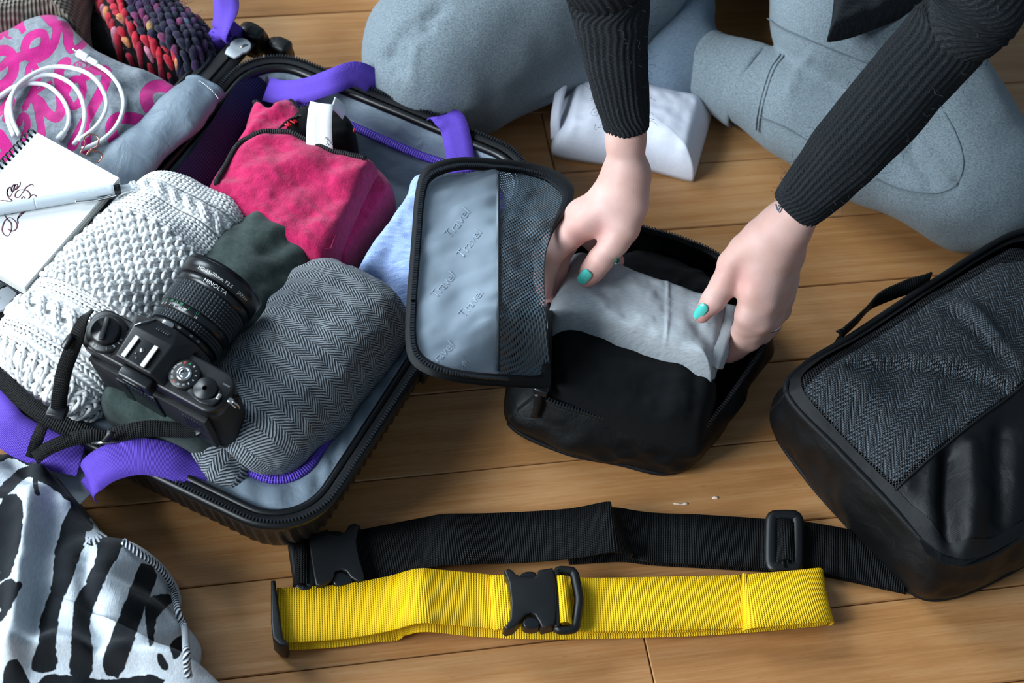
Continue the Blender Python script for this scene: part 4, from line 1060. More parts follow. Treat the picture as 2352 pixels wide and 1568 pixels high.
me = net.data; bm = bmesh.new(); bm.from_mesh(me); bmesh.ops.delete(bm, geom=[v for v in bm.verts if v.index >= 12000], context='VERTS'); bm.to_mesh(me); bm.free()
cord(lidP(np.full(20, XS), np.linspace(ys[4], ys[-5], 20), .001), .0009, 'panel_seam', M['nylon_edge'], lid)
teeth_row(np.vstack([lidP(*(OUT * .35 + INN * .65)[list(range(205, 260)) + list(range(0, 62))].T, .005)]), lid, .0026)
teeth_row(lidP(*(OUT * .35 + INN * .65)[145:206].T, .005), lid, .0026)
# faint repeated word woven in the nylon
tv, tf = text_mesh('Travel', 30)
for cx, cy, a in ((1050, 505, -52), (1018, 648, -52), (1082, 690, -52), (1078, 552, -52), (1012, 808, -45), (1050, 846, -48)):
    c, s = math.cos(math.radians(a)), math.sin(math.radians(a))
    X = cx + tv[:, 0] * c + tv[:, 1] * s; Y = cy + tv[:, 0] * s - tv[:, 1] * c
    k = X < 1140
    k &= poly_sd(np.stack([X, Y], 1), INN[::2]) < -3
    if not k.any(): continue
    W = lidP(X, Y, .0012)
    ij = np.clip(((Y - ys[0]) / (ys[-1] - ys[0]) * 149).round().astype(int), 0, 149)
    jj = np.clip(((X - lim[ij, 0]) / (XS - lim[ij, 0]) * 79).round().astype(int), 0, 79); W[:, 2] = PT[ij, jj, 2] + .0006
    mk('woven_word', W, [f for f in tf if all(k[i] for i in f)] or tf, M['print_grey'], pan)
# gusset joining the fold of the lid to the cube rim on the near side of the hand
ga = lidP(np.linspace(1256, 1264, 24), np.linspace(712, 884, 24), -.002); gb = catmull(PS([(1262, 712, .074), (1258, 790, .069), (1244, 884, .064)]), 24)
V = np.stack([ga * (1 - f) + gb * f + np.array([.004 * math.sin(f * 3.1), 0, 0]) for f in np.linspace(0, 1, 8)])
mk('lid_gusset', V.reshape(-1, 3), grid_faces(8, 24), M['nylon_black'], cube, uv=V[..., 1:].reshape(-1, 2))
# ------------------------------------------------------------------ garments in the open cube
g1, G1V = cloth('folded_tshirt', [(1303, 577), (1345, 588), (1400, 606), (1460, 628), (1560, 662), (1640, 688), (1686, 700), (1688, 720), (1668, 790), (1648, 850), (1634, 857), (1540, 826), (1430, 786), (1330, 753), (1264, 738), (1257, 700), (1280, 630)], .092, (1470, 715), .035, .075, M['grey_shirt'], None, 9, 2.6,
      [([(1530, 660), (1530, 735), (1525, 815)], .1, .0016, .0016), ([(1310, 620), (1380, 640), (1430, 650)], .1, -.003, .010), ([(1600, 760), (1640, 810), (1650, 850)], .1, -.004, .008), ([(1350, 690), (1440, 770)], .1, .003, .009)], (.0022, 34, 63), rings=60, seg=260)
tag(g1, 'folded grey marl t-shirt held between both hands', 'shirt')
for k, (z, o) in enumerate(((.097, -4), (.088, 1), (.079, 5))):
    pts = PS([(1682 + o, 704 + 2 * k, z), (1676 + o, 735, z - .001), (1656 + o, 800, z - .003), (1640 + o, 842, z - .010)]); q = catmull(pts, 24)
    V, F, uv = ribbon(q, (.95, .3, 0), .012, .005, 5, crown=.001); mk('fold_layer', V, F, M['grey_shirt'], g1, uv=uv)
b1, _ = cloth('black_tshirt', [(1258, 728), (1330, 745), (1430, 772), (1540, 812), (1640, 845), (1662, 868), (1648, 930), (1625, 978), (1560, 985), (1480, 975), (1380, 945), (1285, 905), (1255, 870), (1252, 800)], .075, (1450, 870), .012, .072, M['black_cloth'], None, 8, 2.6,
      [([(1300, 760), (1290, 880)], .08, .003, .012), ([(1560, 840), (1540, 960)], .08, .003, .008), ([(1600, 850), (1590, 970)], .08, -.003, .006)], (.003, 30, 64))
tag(b1, 'folded black cotton shirt in front of the grey t-shirt', 'shirt')
b2, _ = cloth('folded_black_shirt', [(1420, 560), (1480, 552), (1560, 580), (1650, 622), (1712, 672), (1715, 715), (1660, 705), (1560, 678), (1450, 640), (1380, 610)], .06, (1560, 640), .012, .048, M['black_cloth'], None, 6, 2.4, [([(1450, 590), (1600, 640), (1690, 690)], .06, .003, .008)], (.003, 40, 65), rings=26, seg=110)
tag(b2, 'folded black top behind the grey t-shirt in the cube', 'shirt')
# ------------------------------------------------------------------ white shirt roll on the floor
w1, W1V = cloth('white_shirt', [(1300, 170), (1345, 172), (1420, 186), (1520, 205), (1600, 224), (1638, 236), (1636, 262), (1618, 325), (1602, 380), (1588, 386), (1500, 364), (1420, 353), (1340, 342), (1282, 330), (1270, 318), (1272, 290), (1284, 220)], .022, (1455, 285), .001, .050, M['white_shirt'], None, 3.6, 2.0,
      [([(1310, 180), (1290, 300)], .04, -.003, .004), ([(1330, 180), (1310, 320)], .04, .003, .006), ([(1600, 240), (1570, 350)], .04, .003, .007), ([(1400, 230), (1390, 330)], .04, -.003, .012)], (.0018, 30, 66))
tag(w1, 'white cotton shirt rolled on the floor beside the ankle', 'shirt')
V, F, uv = ribbon(catmull(PS([(1296, 176, .052), (1284, 225, .046), (1276, 275, .034), (1276, 318, .014)]), 20), (.9, .1, .4), .010, .004, 4, crown=.001); mk('hem_layer', V, F, M['white_shirt'], w1, uv=uv)
# ------------------------------------------------------------------ closed packing cube on the right
cube2 = thing('closed_packing_cube', 'closed black packing cube with net window and carry handle', 'packing cube', P(2200, 950, 0))
DB = [(1778, 985), (1850, 1100), (1960, 1225), (2060, 1332), (2110, 1372), (2170, 1376), (2260, 1345), (2400, 1262), (2540, 1110), (2530, 800), (2440, 640), (2320, 620), (2100, 760), (1950, 870), (1830, 930)]
DT = [(1808, 905, .082), (1925, 1035, .084), (2040, 1155, .084), (2138, 1262, .078), (2182, 1290, .074), (2228, 1293, .074), (2300, 1262, .078), (2440, 1160, .084), (2550, 1000, .086), (2520, 720, .090), (2420, 555, .090), (2330, 536, .090), (2150, 642, .088), (1960, 768, .086), (1850, 836, .082)]
V, F, uv, ring2 = loft(DB, DT, 260, 18, .007, .003, (.005, 34, 71), inner=False); bd2 = mk('cube_body', V, F, M['nylon_black'], cube2, uv=uv)
T2 = ring2[-1]; cord(T2, .0030, 'top_piping', M['nylon_edge'], bd2, True, n=300); cord(ring2[0] + [0, 0, .003], .0026, 'base_piping', M['nylon_edge'], bd2, True, n=300)
T2xy = T2[:, :2]
def top_z(x, y, off=0.0, rip=0.0):
    p = np.stack([np.ravel(x), np.ravel(y)], 1); d = -poly_sd(p, T2xy[::5]); d = np.maximum(d, 0)
    z = .082 + .030 * (1 - np.exp(-d / .035)) + .004 * fbm(p[:, 0] * 20, p[:, 1] * 20, 0, 72, 2) * np.clip(d / .02, 0, 1)
    for pts, a, w in FOLDS2: z = z + a * np.exp(-(seg_dist(p, pts, 3 * w) / w) ** 2) * np.clip(d / .012, 0, 1)
    return (z + off).reshape(np.shape(x))
FOLDS2 = [(PS(q, .10)[:, :2], a, w) for q, a, w in (([(1960, 838), (2080, 845), (2200, 870), (2300, 905)], -.006, .006), ([(1965, 822), (2090, 828), (2210, 850), (2320, 890)], .006, .010),
          ([(2215, 700), (2290, 800), (2352, 870)], .006, .010), ([(2180, 710), (2250, 790), (2300, 830)], -.004, .006), ([(2170, 1060), (2175, 1160), (2195, 1250)], -.010, .008), ([(2225, 1040), (2235, 1150), (2240, 1250)], .008, .010), ([(2290, 1010), (2300, 1180)], -.008, .010), ([(2150, 1060), (2130, 1200)], .004, .010))]
def patch(name, poly, mat, parent, off, rings=50, seg=220, rot=0.0):
    o = PS(poly, .1); c = o[:, :2].mean(0)
    O = o[:, :2]; q = np.vstack([O, O[:1]]); d = np.r_[0, np.cumsum(np.hypot(*np.diff(q, axis=0).T))]; s = np.linspace(0, d[-1], seg, endpoint=False)
    E = np.stack([np.interp(s, d, q[:, 0]), np.interp(s, d, q[:, 1])], 1)
    k = np.linspace(.02, 1, rings); XY = c + k[:, None, None] * (E[None] - c); Z = top_z(XY[..., 0], XY[..., 1], off)
    V = np.concatenate([XY, Z[..., None]], -1).reshape(-1, 3); F = grid_faces(rings, seg, True)[:, ::-1].tolist(); F.append(list(range(seg)))
    cc, ss = math.cos(rot), math.sin(rot); uv = np.stack([V[:, 0] * cc - V[:, 1] * ss, V[:, 0] * ss + V[:, 1] * cc], 1)
    return mk(name, V, F, mat, parent, uv=uv)
NETP = [(1832, 872), (1852, 846), (1905, 812), (1960, 780), (2060, 716), (2150, 656), (2250, 598), (2330, 556), (2410, 575), (2500, 730), (2480, 800), (2352, 893), (2200, 1008), (2062, 1115), (1950, 1000), (1880, 924)]
NYLP = [(2062, 1115), (2200, 1008), (2352, 893), (2480, 800), (2520, 850), (2538, 1000), (2432, 1146), (2290, 1250), (2225, 1277), (2184, 1274), (2142, 1248), (2100, 1165)]
patch('net_panel', NETP, M['net_fine'], cube2, .0, rot=.7)
nyl = patch('nylon_panel', NYLP, M['nylon_black'], cube2, .0)
fr2 = PS(NETP, .1); cxy = T2xy.mean(0)
E = catmull(T2, 300, True); A_ = E[:, :2]; Cc = A_.mean(0); B_ = Cc + (A_ - Cc) * .935
Vb = np.stack([np.column_stack([A_ * (1 - k) + B_ * k, top_z((A_ * (1 - k) + B_ * k)[:, 0], (A_ * (1 - k) + B_ * k)[:, 1], .0012)]) for k in np.linspace(0, 1, 5)])
mk('top_border', Vb.reshape(-1, 3), grid_faces(5, 300, True)[:, ::-1], M['nylon_edge'], cube2, uv=Vb[..., :2].reshape(-1, 2))
sm = np.array([P(a, b, .1) for a, b in ((2062, 1115), (2130, 1062), (2200, 1008), (2280, 948), (2352, 893), (2480, 800))]); sm = catmull(sm, 60); sm[:, 2] = top_z(sm[:, 0], sm[:, 1], .0008); cord(sm, .0011, 'panel_seam', M['nylon_edge'], cube2, n=60)
gw = patch('wool_garment', [(1850, 880), (1900, 836), (1960, 800), (2150, 676), (2300, 590), (2400, 590), (2490, 740), (2352, 880), (2200, 994), (2062, 1095), (1955, 990), (1890, 920)], M['hb_dark'], None, -.0045, rot=.5)
tag(gw, 'dark herringbone wool garment seen through the closed cube net', 'garment')
pt = patch('grey_lining', [(2190, 700), (2215, 690), (2260, 740), (2292, 788), (2262, 790), (2230, 750)], M['lining'], gw, -.0022, 10, 40)
# carry handle
hp = catmull(PS([(1925, 778, .078), (1932, 768, .088), (1975, 728, .088), (2010, 692, .084), (2060, 668, .086), (2110, 650, .090), (2135, 640, .088)]), 50)
V, F, uv = ribbon(hp, (.35, .5, .8), .016, .002, 3); mk('carry_handle', V, F, M['strap_black'], cube2, uv=uv)
# ------------------------------------------------------------------ luggage straps
YDIR = P(1900, 1366, .02) - P(636, 1412, .02); YDIR = np.array([-YDIR[1], YDIR[0], 0]) / np.linalg.norm(YDIR)
def belt_layer(pts, mat, parent, name='webbing', width=.050, n=160, lean=0.0, th=.0013):
    q = catmull(PS(pts), n); T = np.gradient(q, axis=0)
    if mat == 'strap_yellow': W = YDIR
    else: W = np.stack([-T[:, 1], T[:, 0], np.zeros(n)], 1); W /= np.linalg.norm(W, axis=1)[:, None]
    V, F, uv = ribbon(q, W, width, th, 4); return mk(name, V, F, M[mat], parent, uv=uv)
def px_prism(poly, z0, z1, zp, bev=.0012, smooth_n=None, seg=3):
    O = PS(poly, zp)[:, :2]
    if smooth_n: O = catmull(O, smooth_n, True)
    a = sum(O[i, 0] * O[(i + 1) % len(O), 1] - O[(i + 1) % len(O), 0] * O[i, 1] for i in range(len(O)))
    if a < 0: O = O[::-1]
    return prism(O, z0, z1, bev, seg)
def px_frame(corners, r, z, parent, name, mat='blackplastic', sz=1.0, n=80, seg=10):
    """closed rounded frame bar through px corners"""
    c = PS(corners, z); pts = []
    for i in range(len(c)):
        a, b, d = c[i - 1], c[i], c[(i + 1) % len(c)]
        pts += [b + (a - b) * .18, b + (a - b) * .05 + (d - b) * .05, b + (d - b) * .18]
    q = catmull(np.array(pts), n, True); V, F = tube(q, r, seg, closed=True, sz=sz); return mk(name, V, F, M[mat], parent)
def belt_loop(px, py, z0, prof, width, mat, parent, name='threaded_loop', Y=None):
    Y = YDIR if Y is None else Y
    c = P(px, py, z0); X = np.array([Y[1], -Y[0], 0]); q = catmull(np.array([[c[0] + X[0] * d, c[1] + X[1] * d, z] for d, z in prof]), 24)
    V, F, uv = ribbon(q, Y, width, .0014, 4); return mk(name, V, F, M[mat], parent, uv=uv)
# black belt
BDIR = P(1900, 1262, .012) - P(1700, 1244, .012); BDIR = np.array([-BDIR[1], BDIR[0], 0]) / np.linalg.norm(BDIR)
bb = thing('black_luggage_strap', 'black woven luggage strap with side-release buckle and slider', 'luggage strap', P(1350, 1250, 0))
belt_layer([(700, 1296, .010), (760, 1288, .012), (850, 1272, .013), (950, 1252, .017), (1010, 1240, .025), (1060, 1237, .024), (1150, 1235, .015), (1250, 1230, .016), (1330, 1222, .026), (1395, 1210, .037), (1418, 1213, .034), (1440, 1224, .020), (1500, 1234, .012), (1600, 1238, .016), (1700, 1244, .013), (1762, 1248, .014), (1800, 1246, .022), (1838, 1252, .012), (1900, 1262, .008), (1980, 1278, .006), (2085, 1304, .006)], 'strap_black', bb, n=260)
belt_layer([(1300, 1238, .003), (1420, 1232, .004), (1500, 1240, .005), (1600, 1246, .004), (1700, 1252, .004), (1800, 1258, .004), (1900, 1268, .003), (2085, 1308, .003)], 'strap_black', bb, n=120)
px_frame([(1772, 1184), (1833, 1184), (1832, 1302), (1770, 1302)], .0058, .019, bb, 'slider', sz=.62)
belt_loop(1805, 1245, .019, [(-.010, .012), (-.008, .020), (-.003, .0245), (.003, .0245), (.008, .019), (.009, .010)], .041, 'strap_black', bb, Y=BDIR)
def buckle(parent, body, holes, zlo, zhi, zp):
    V, F = px_prism(body, zlo, zhi, zp, .0016); o = mk('buckle', V, F, M['blackplastic'], parent, smooth=True)
    for h in holes:
        V, F = px_prism(h, zlo + .001, zhi - .0025, zp, .002, 24); mk('release_prong', V, F, M['gloss_black'], o)
    return o
buckle(bb, [(708, 1236), (740, 1226), (752, 1222), (762, 1232), (780, 1236), (794, 1226), (802, 1212), (816, 1208), (828, 1214), (822, 1224), (818, 1250), (826, 1290), (838, 1330), (834, 1340), (822, 1342), (806, 1332), (796, 1318), (784, 1314), (770, 1318), (764, 1338), (740, 1350), (726, 1350), (720, 1320), (714, 1280)],
       [[(752, 1226), (770, 1222), (788, 1226), (784, 1240), (758, 1240)], [(766, 1322), (784, 1316), (798, 1322), (812, 1336), (796, 1344), (768, 1346)]], .012, .026, .02)
px_frame([(672, 1240), (702, 1236), (716, 1352), (690, 1356)], .005, .016, bb, 'buckle_frame', sz=.8)
belt_loop(692, 1297, .017, [(-.007, .010), (-.005, .019), (0, .0225), (.006, .020), (.008, .012)], .040, 'strap_black', bb)
# yellow belt
yb = thing('yellow_luggage_strap', 'bright yellow woven luggage strap folded flat with black buckle', 'luggage strap', P(1260, 1390, 0))
belt_layer([(636, 1412, .020), (700, 1410, .019), (800, 1402, .021), (890, 1386, .030), (945, 1371, .040), (975, 1367, .042), (1010, 1370, .037), (1080, 1376, .029), (1135, 1382, .026), (1150, 1384, .026), (1172, 1384, .026)], 'strap_yellow', yb, n=150)
belt_loop(1150, 1384, .028, [(-.0075, .0275), (-.004, .0295), (.004, .0300), (.011, .0300)], .050, 'strap_yellow', yb, 'stitched_end')
belt_layer([(1300, 1386, .018), (1350, 1388, .022), (1450, 1387, .023), (1580, 1384, .021), (1660, 1382, .019), (1712, 1380, .018)], 'strap_yellow', yb, n=80)
# end flap folding round and running back underneath
belt_layer([(1704, 1383, .021), (1722, 1380, .027), (1790, 1374, .029), (1860, 1368, .028), (1893, 1366, .023), (1898, 1370, .015), (1890, 1374, .009), (1840, 1380, .006), (1700, 1392, .006), (1560, 1400, .006), (1400, 1404, .006), (1250, 1406, .007), (1100, 1400, .010), (980, 1388, .022), (930, 1396, .012), (905, 1408, .005), (860, 1412, .007), (760, 1424, .006), (640, 1430, .006)], 'strap_yellow', yb, n=300)
belt_layer([(1340, 1390, .013), (1500, 1392, .013), (1640, 1386, .012), (1800, 1380, .013), (1888, 1372, .014)], 'strap_yellow', yb, n=60)
o = buckle(yb, [(1157, 1318), (1166, 1312), (1176, 1316), (1184, 1325), (1192, 1328), (1222, 1334), (1230, 1328), (1236, 1315), (1268, 1310), (1273, 1330), (1276, 1378), (1273, 1440), (1244, 1447), (1238, 1434), (1228, 1418), (1218, 1413), (1206, 1418), (1194, 1432), (1180, 1446), (1164, 1451), (1156, 1445), (1164, 1438), (1171, 1426), (1173, 1390), (1168, 1345)],
       [[(1190, 1328), (1206, 1316), (1228, 1317), (1232, 1330), (1214, 1338), (1196, 1336)], [(1200, 1430), (1214, 1418), (1232, 1424), (1240, 1440), (1222, 1446), (1204, 1442)]], .026, .042, .036)
px_frame([(1278, 1310), (1318, 1312), (1331, 1378), (1321, 1444), (1278, 1446)], .0042, .033, yb, 'buckle_frame', sz=1.0)
V, F = px_prism([(1272, 1314), (1282, 1314), (1284, 1444), (1273, 1444)], .026, .040, .034, .001); mk('buckle_bar', V, F, M['blackplastic'], yb)
belt_loop(1293, 1379, .036, [(-.008, .026), (-.006, .036), (-.001, .0405), (.005, .037), (.007, .024)], .043, 'strap_yellow', yb)
V, F = px_prism([(624, 1346), (634, 1346), (652, 1478), (664, 1488), (660, 1496), (644, 1494), (628, 1478), (624, 1440)], .004, .030, .018, .002); mk('slider', V, F, M['blackplastic'], yb)

# ------------------------------------------------------------------ black and white striped scarf at the lower left
ZS = 2.124
def zpx(l): return [(a / ZS, 830 + b / ZS) for a, b in l]
SC_OUT = [(-60, 1025), (0, 1030), (40, 1034), (100, 1064), (160, 1110), (200, 1160), (240, 1212), (288, 1244), (350, 1262), (392, 1298), (410, 1342), (404, 1392), (438, 1430), (457, 1460), (452, 1500), (442, 1540), (452, 1590), (540, 1640), (640, 1680), (600, 1760), (200, 1800), (-200, 1760), (-330, 1500), (-300, 1250), (-160, 1060)]
BLK_P = [zpx(p) for p in ([(355, 700), (392, 800), (425, 870), (398, 925), (342, 1080), (292, 1200), (272, 1380), (270, 1500), (150, 1500), (190, 1370), (200, 1250), (250, 1110), (265, 960), (290, 850), (320, 760)],
    [(490, 850), (605, 868), (522, 1040), (440, 1250), (450, 1400), (440, 1540), (345, 1530), (350, 1390), (365, 1180), (420, 1080), (470, 960)],
    [(690, 985), (765, 1040), (705, 1200), (625, 1440), (580, 1540), (500, 1500), (540, 1350), (630, 1130)],
    [(716, 1180), (780, 1135), (845, 1150), (820, 1190), (762, 1260), (742, 1390), (722, 1350)], [(830, 1380), (905, 1330), (880, 1420), (850, 1450)],
    [(0, 700), (70, 650), (110, 690), (100, 850), (60, 1010), (0, 1060)], [(0, 1090), (70, 1060), (60, 1110), (0, 1210)], [(30, 1480), (80, 1450), (120, 1520), (150, 1600), (20, 1600)], [(220, 1530), (420, 1545), (520, 1555), (600, 1545), (760, 1530), (770, 1600), (220, 1640)],
    [(770, 1420), (800, 1440), (825, 1500), (780, 1490)])]
BLK_S = [(zpx(s), w / ZS) for s, w in (([(0, 462), (60, 442), (150, 482), (260, 545), (380, 640), (460, 730), (560, 840)], 26), ([(10, 640), (60, 590), (110, 545), (170, 540), (260, 590), (340, 650)], 26), ([(170, 560), (180, 640)], 12), ([(385, 670), (420, 760), (450, 850)], 46), ([(0, 1250), (40, 1190), (90, 1090)], 16))]
WHT = []
for k in range(13):
    a = math.radians(-75 + k * 14); r0, r1 = 34, 92 + 10 * math.sin(k * 2.1)
    WHT.append((zpx([(430 + r0 * math.cos(a), 800 + r0 * math.sin(a)), (430 + r1 * math.cos(a + .12), 800 + r1 * math.sin(a + .12))]), 8 / ZS))
def stripe_attr(V):
    q = to_px(V); q = q + np.stack([2.0 * noise3(q[:, 0] / 9, q[:, 1] / 9, 0, 81), 2.0 * noise3(q[:, 0] / 9, q[:, 1] / 9, 3, 82)], 1)
    d = np.full(len(V), 1e9)
    for p in BLK_P: d = np.minimum(d, poly_sd(q, catmull(np.array(p), len(p) * 3, True), 20))
    for s, w in BLK_S: d = np.minimum(d, seg_dist(q, catmull(np.array(s), len(s) * 4), w + 20) - w)
    for s, w in WHT: d = np.maximum(d, -(seg_dist(q, np.array(s), 20) - w))
    out = (q[:, 0] < -10) | (q[:, 1] > 1590)
    return {'stripe': np.where(out, 12 * np.sin(q[:, 0] / 18 + q[:, 1] / 60), d - 1.2)}
t = NT('striped_cotton'); n1 = t.noise(t.map(t.obj(), (900, 120, 400), (0, 0, .35)), 1.0, 3, .7); n2 = t.noise(t.obj(), 700, 3)
f_ = t.ramp(t.math('ADD', t.math('MULTIPLY', t.attr('stripe'), .06), t.math('MULTIPLY_ADD', n1, .22, .39)), [(.46, (0, 0, 0)), (.53, (1, 1, 1))])
wc = t.mix(t.ramp(n1, [(.3, (0, 0, 0)), (.7, (1, 1, 1))]), srgb(180, 188, 196), srgb(212, 218, 224)); t.set(col=t.mix(f_, srgb(16, 20, 25), wc), rough=.9, spec=.2, sheen=.1); t.bump(t.math('ADD', n1, n2), .0003); M['striped'] = t.m
sc, SCV = cloth('striped_scarf', SC_OUT, .03, (60, 1400), .001, .095, M['striped'], None, 3.0, 1.7,
    [([(95, 1080), (88, 1180), (72, 1300), (55, 1420), (48, 1530)], .08, .022, .012), ([(118, 1100), (112, 1250), (98, 1400), (70, 1540)], .07, -.012, .010), ([(215, 1340), (215, 1420), (245, 1540)], .05, -.010, .008), ([(200, 1180), (205, 1330), (212, 1430)], .06, .008, .018),
     ([(40, 1040), (110, 1085), (170, 1150)], .06, .012, .010), ([(30, 1080), (90, 1130)], .06, -.010, .008), ([(60, 1560), (150, 1545), (260, 1562), (420, 1570), (560, 1590)], .04, .016, .010), ([(300, 1260), (300, 1400), (330, 1500)], .04, .006, .02), ([(350, 1480), (400, 1440), (415, 1400)], .03, -.006, .010)],
    (.006, 18, 83), rings=260, seg=520, pw=1.0, attrs=stripe_attr)
tag(sc, 'black and white zebra striped scarf crumpled on the floor', 'scarf')
t = NT('braided_cord'); u, v, _ = t.sep(t.uv()); f_ = t.math('SINE', t.math('ADD', t.math('MULTIPLY', u, 2 * math.pi / .0036), t.math('MULTIPLY', v, 1600)))
t.set(col=t.mix(t.math('GREATER_THAN', f_, -.1), srgb(20, 24, 40), srgb(206, 212, 220)), rough=.9); t.bump(f_, .0006); M['braid'] = t.m
cord(on_edge(SCV, zpx([(600, 875), (680, 935), (755, 985), (822, 1060), (848, 1130), (868, 1220), (900, 1300), (908, 1400), (915, 1500), (922, 1535)]), .0008), .0030, 'braided_trim', M['braid'], sc, n=140)
# ------------------------------------------------------------------ film camera with zoom lens
CO = P(360, 826, .186); CR = rotz(math.radians(-23.4)) @ rotx(math.radians(11))
camera = thing('film_camera', 'black film SLR camera with zoom lens on the white sweater', 'camera', CO - np.array([0, 0, .09]))
def cmk(name, VF, mat, parent=camera, smooth=True, uv=None):
    V, F = xf(VF, CR, CO); return mk(name, V, F, M[mat], parent, smooth=smooth, uv=uv)
def rr(hx, hy, r, n=10, cx=0, cy=0):
    pts = []
    for sx, sy, a0 in ((1, 1, 0), (-1, 1, 90), (-1, -1, 180), (1, -1, 270)):
        for a in np.radians(np.linspace(a0, a0 + 90, n)): pts.append((cx + sx * (hx - r) + r * math.cos(a), cy + sy * (hy - r) + r * math.sin(a)))
    return pts
cmk('camera_body', prism(rr(.0685, .018, .014), -.074, -.013, .001), 'camera_leather')
cmk('base_plate', prism(rr(.0688, .0185, .014), -.080, -.074, .001), 'camera_black')
tp_ = cmk('top_plate', prism(rr(.069, .0188, .013), -.0135, 0, .0022), 'camera_black')
cmk('film_door', prism(rr(.058, .003, .002, cx=0, cy=-.0195), -.072, -.017, .0008), 'camera_leather')
cmk('memo_holder', prism(rr(.017, .0018, .001, cx=-.008, cy=-.0225), -.060, -.020, .0006), 'gloss_black')
cmk('memo_frame', prism(rr(.0045, .0022, .001, cx=-.024, cy=-.0228), -.058, -.019, .0006), 'camera_black')
for i in range(9): cmk('memo_line', box((-.017 + i * .0032, -.0245, -.024), .0012, .0004, .004), 'lens_rubber', smooth=False)
for i in range(7): cmk('thumb_ridge', box((.036 + i * .0028, -.0228, -.034), .0014, .002, .022, bev=.0004), 'camera_black')
cmk('thumb_rest', prism(rr(.014, .003, .0025, cx=.046, cy=-.0205), -.05, -.014, .001), 'camera_leather')
cmk('viewfinder_eyepiece', box((-.004, -.022, -.002), .030, .010, .016, bev=.002), 'gloss_black')
cmk('eyepiece_window', box((-.004, -.0275, -.002), .018, .001, .010, bev=.0004), 'glass')
# pentaprism hump
hv = np.array([-.004, 0, 0]) + np.array([(-.031, -.017, 0), (.023, -.017, 0), (.026, .026, 0), (-.034, .026, 0), (-.021, -.016, .013), (.013, -.016, .013), (.015, .012, .0145), (-.023, .012, .0145), (-.014, .028, .006), (.006, .028, .006)])
hf = [(0, 1, 5, 4), (4, 5, 6, 7), (1, 2, 6, 5), (3, 0, 4, 7), (2, 9, 6), (3, 7, 8), (7, 6, 9, 8), (3, 8, 9, 2)]
bm = bmesh.new(); vv = [bm.verts.new(v) for v in hv]; [bm.faces.new([vv[i] for i in f]) for f in hf]; bmesh.ops.recalc_face_normals(bm, faces=bm.faces[:]); bmesh.ops.bevel(bm, geom=bm.edges[:], offset=.0012, segments=2, profile=.6, affect='EDGES')
hump_ = cmk('prism_hump', bm_out(bm), 'camera_black')
cmk('prism_edge', tube([(-.0265, .012, .0148), (-.0225, .020, .0118), (-.0180, .0275, .0068)], .0006, 6), 'chrome', hump_)
for i in range(6): cmk('vent_line', box((-.010 + .0022 * i, .0205, .0115), .0006, .004, .0006, rotx(-.7)), 'steel', hump_, smooth=False)
shoe = cmk('hot_shoe', box((-.008, -.005, .0145), .021, .021, .0016, bev=.0004), 'gloss_black', hump_)
for sx in (-1, 1): cmk('shoe_rail', box((-.008 + sx * .0092, -.005, .0170), .0038, .020, .0012, bev=.0003), 'white_mark', hump_); cmk('shoe_side', box((-.008 + sx * .0105, -.005, .0158), .0012, .020, .0024), 'steel', hump_)
for x, y, r in ((-.008, -.003, .0023), (-.0108, -.0075, .001), (-.0080, -.0105, .001)): cmk('shoe_contact', xf(lathe([(.001 * 0 + r * .2, .0155), (r, .0155), (r, .0159), (r * .2, .0160)], 16), None, (x, y, 0)), 'steel', hump_)
# rewind knob
rx, ry = -.0475, -.001
kn_ = cmk('rewind_dial', xf(lathe([(.004, 0), (.0172, 0), (.0172, .0030), (.0160, .0042), (.004, .0042)], 48), None, (rx, ry, 0)), 'camera_black')
cmk('rewind_knob', xf(lathe([(.002, .004), (.0122, .004), (.0122, .0085), (.0108, .0108), (.002, .0112)], 40), None, (rx, ry, 0)), 'gloss_black', kn_)
cmk('rewind_crank', box((rx + .0004, ry, .0122), .0046, .0205, .003, rotz(.35), .0009), 'camera_black', kn_)
for k, a in enumerate(np.radians([-105, -92, -55, -42, -30, -12, 2])):
    tv_, tf_ = text_mesh(['0', '2', '1', '.', '2', '1', '+'][k], .0030); V = tv_ @ rotz(a + math.pi / 2).T + np.array([rx + .0143 * math.cos(a), ry + .0143 * math.sin(a), .0045]); cmk('dial_number', (V, tf_), 'white_mark', kn_)
cmk('index_mark', box((-.0255, -.0065, .0004), .0060, .0016, .0004, rotz(-.2)), 'white_mark', tp_, smooth=False)
cmk('small_button', xf(lathe([(.001, 0), (.0034, 0), (.0034, .0030), (.0025, .0036), (.001, .0037)], 20), None, (-.0275, -.0125, 0)), 'gloss_black', tp_)
# shutter dial
sx_, sy_ = .0290, -.001
sd = cmk('shutter_dial', xf(lathe([(.004, 0), (.0125, 0), (.0128, .0012), (.0128, .0050), (.0120, .0058), (.004, .0058)], 48), None, (sx_, sy_, 0)), 'camera_black')
cmk('shutter_button', xf(lathe([(.0005, .0058), (.0064, .0058), (.0064, .0066), (.0050, .0076), (.0044, .0070), (.0030, .0070), (.0028, .0082), (.0005, .0084)], 32), None, (sx_, sy_, 0)), 'chrome', sd)
for k, (s_, m_) in enumerate((('P', 'green_mark'), ('A', 'orange_mark'), ('1000', 'white_mark'), ('500', 'white_mark'), ('250', 'white_mark'), ('125', 'white_mark'), ('60', 'orange_mark'), ('30', 'white_mark'), ('15', 'white_mark'), ('8', 'white_mark'), ('4', 'white_mark'), ('2', 'white_mark'), ('1', 'white_mark'), ('B', 'white_mark'))):
    a = math.radians(95 + k * 25.7); tv_, tf_ = text_mesh(s_, .0034 if k < 2 else .0022); V = tv_ @ rotz(a + math.pi / 2).T + np.array([sx_ + .0098 * math.cos(a), sy_ + .0098 * math.sin(a), .0061]); cmk('dial_number', (V, tf_), m_, sd)
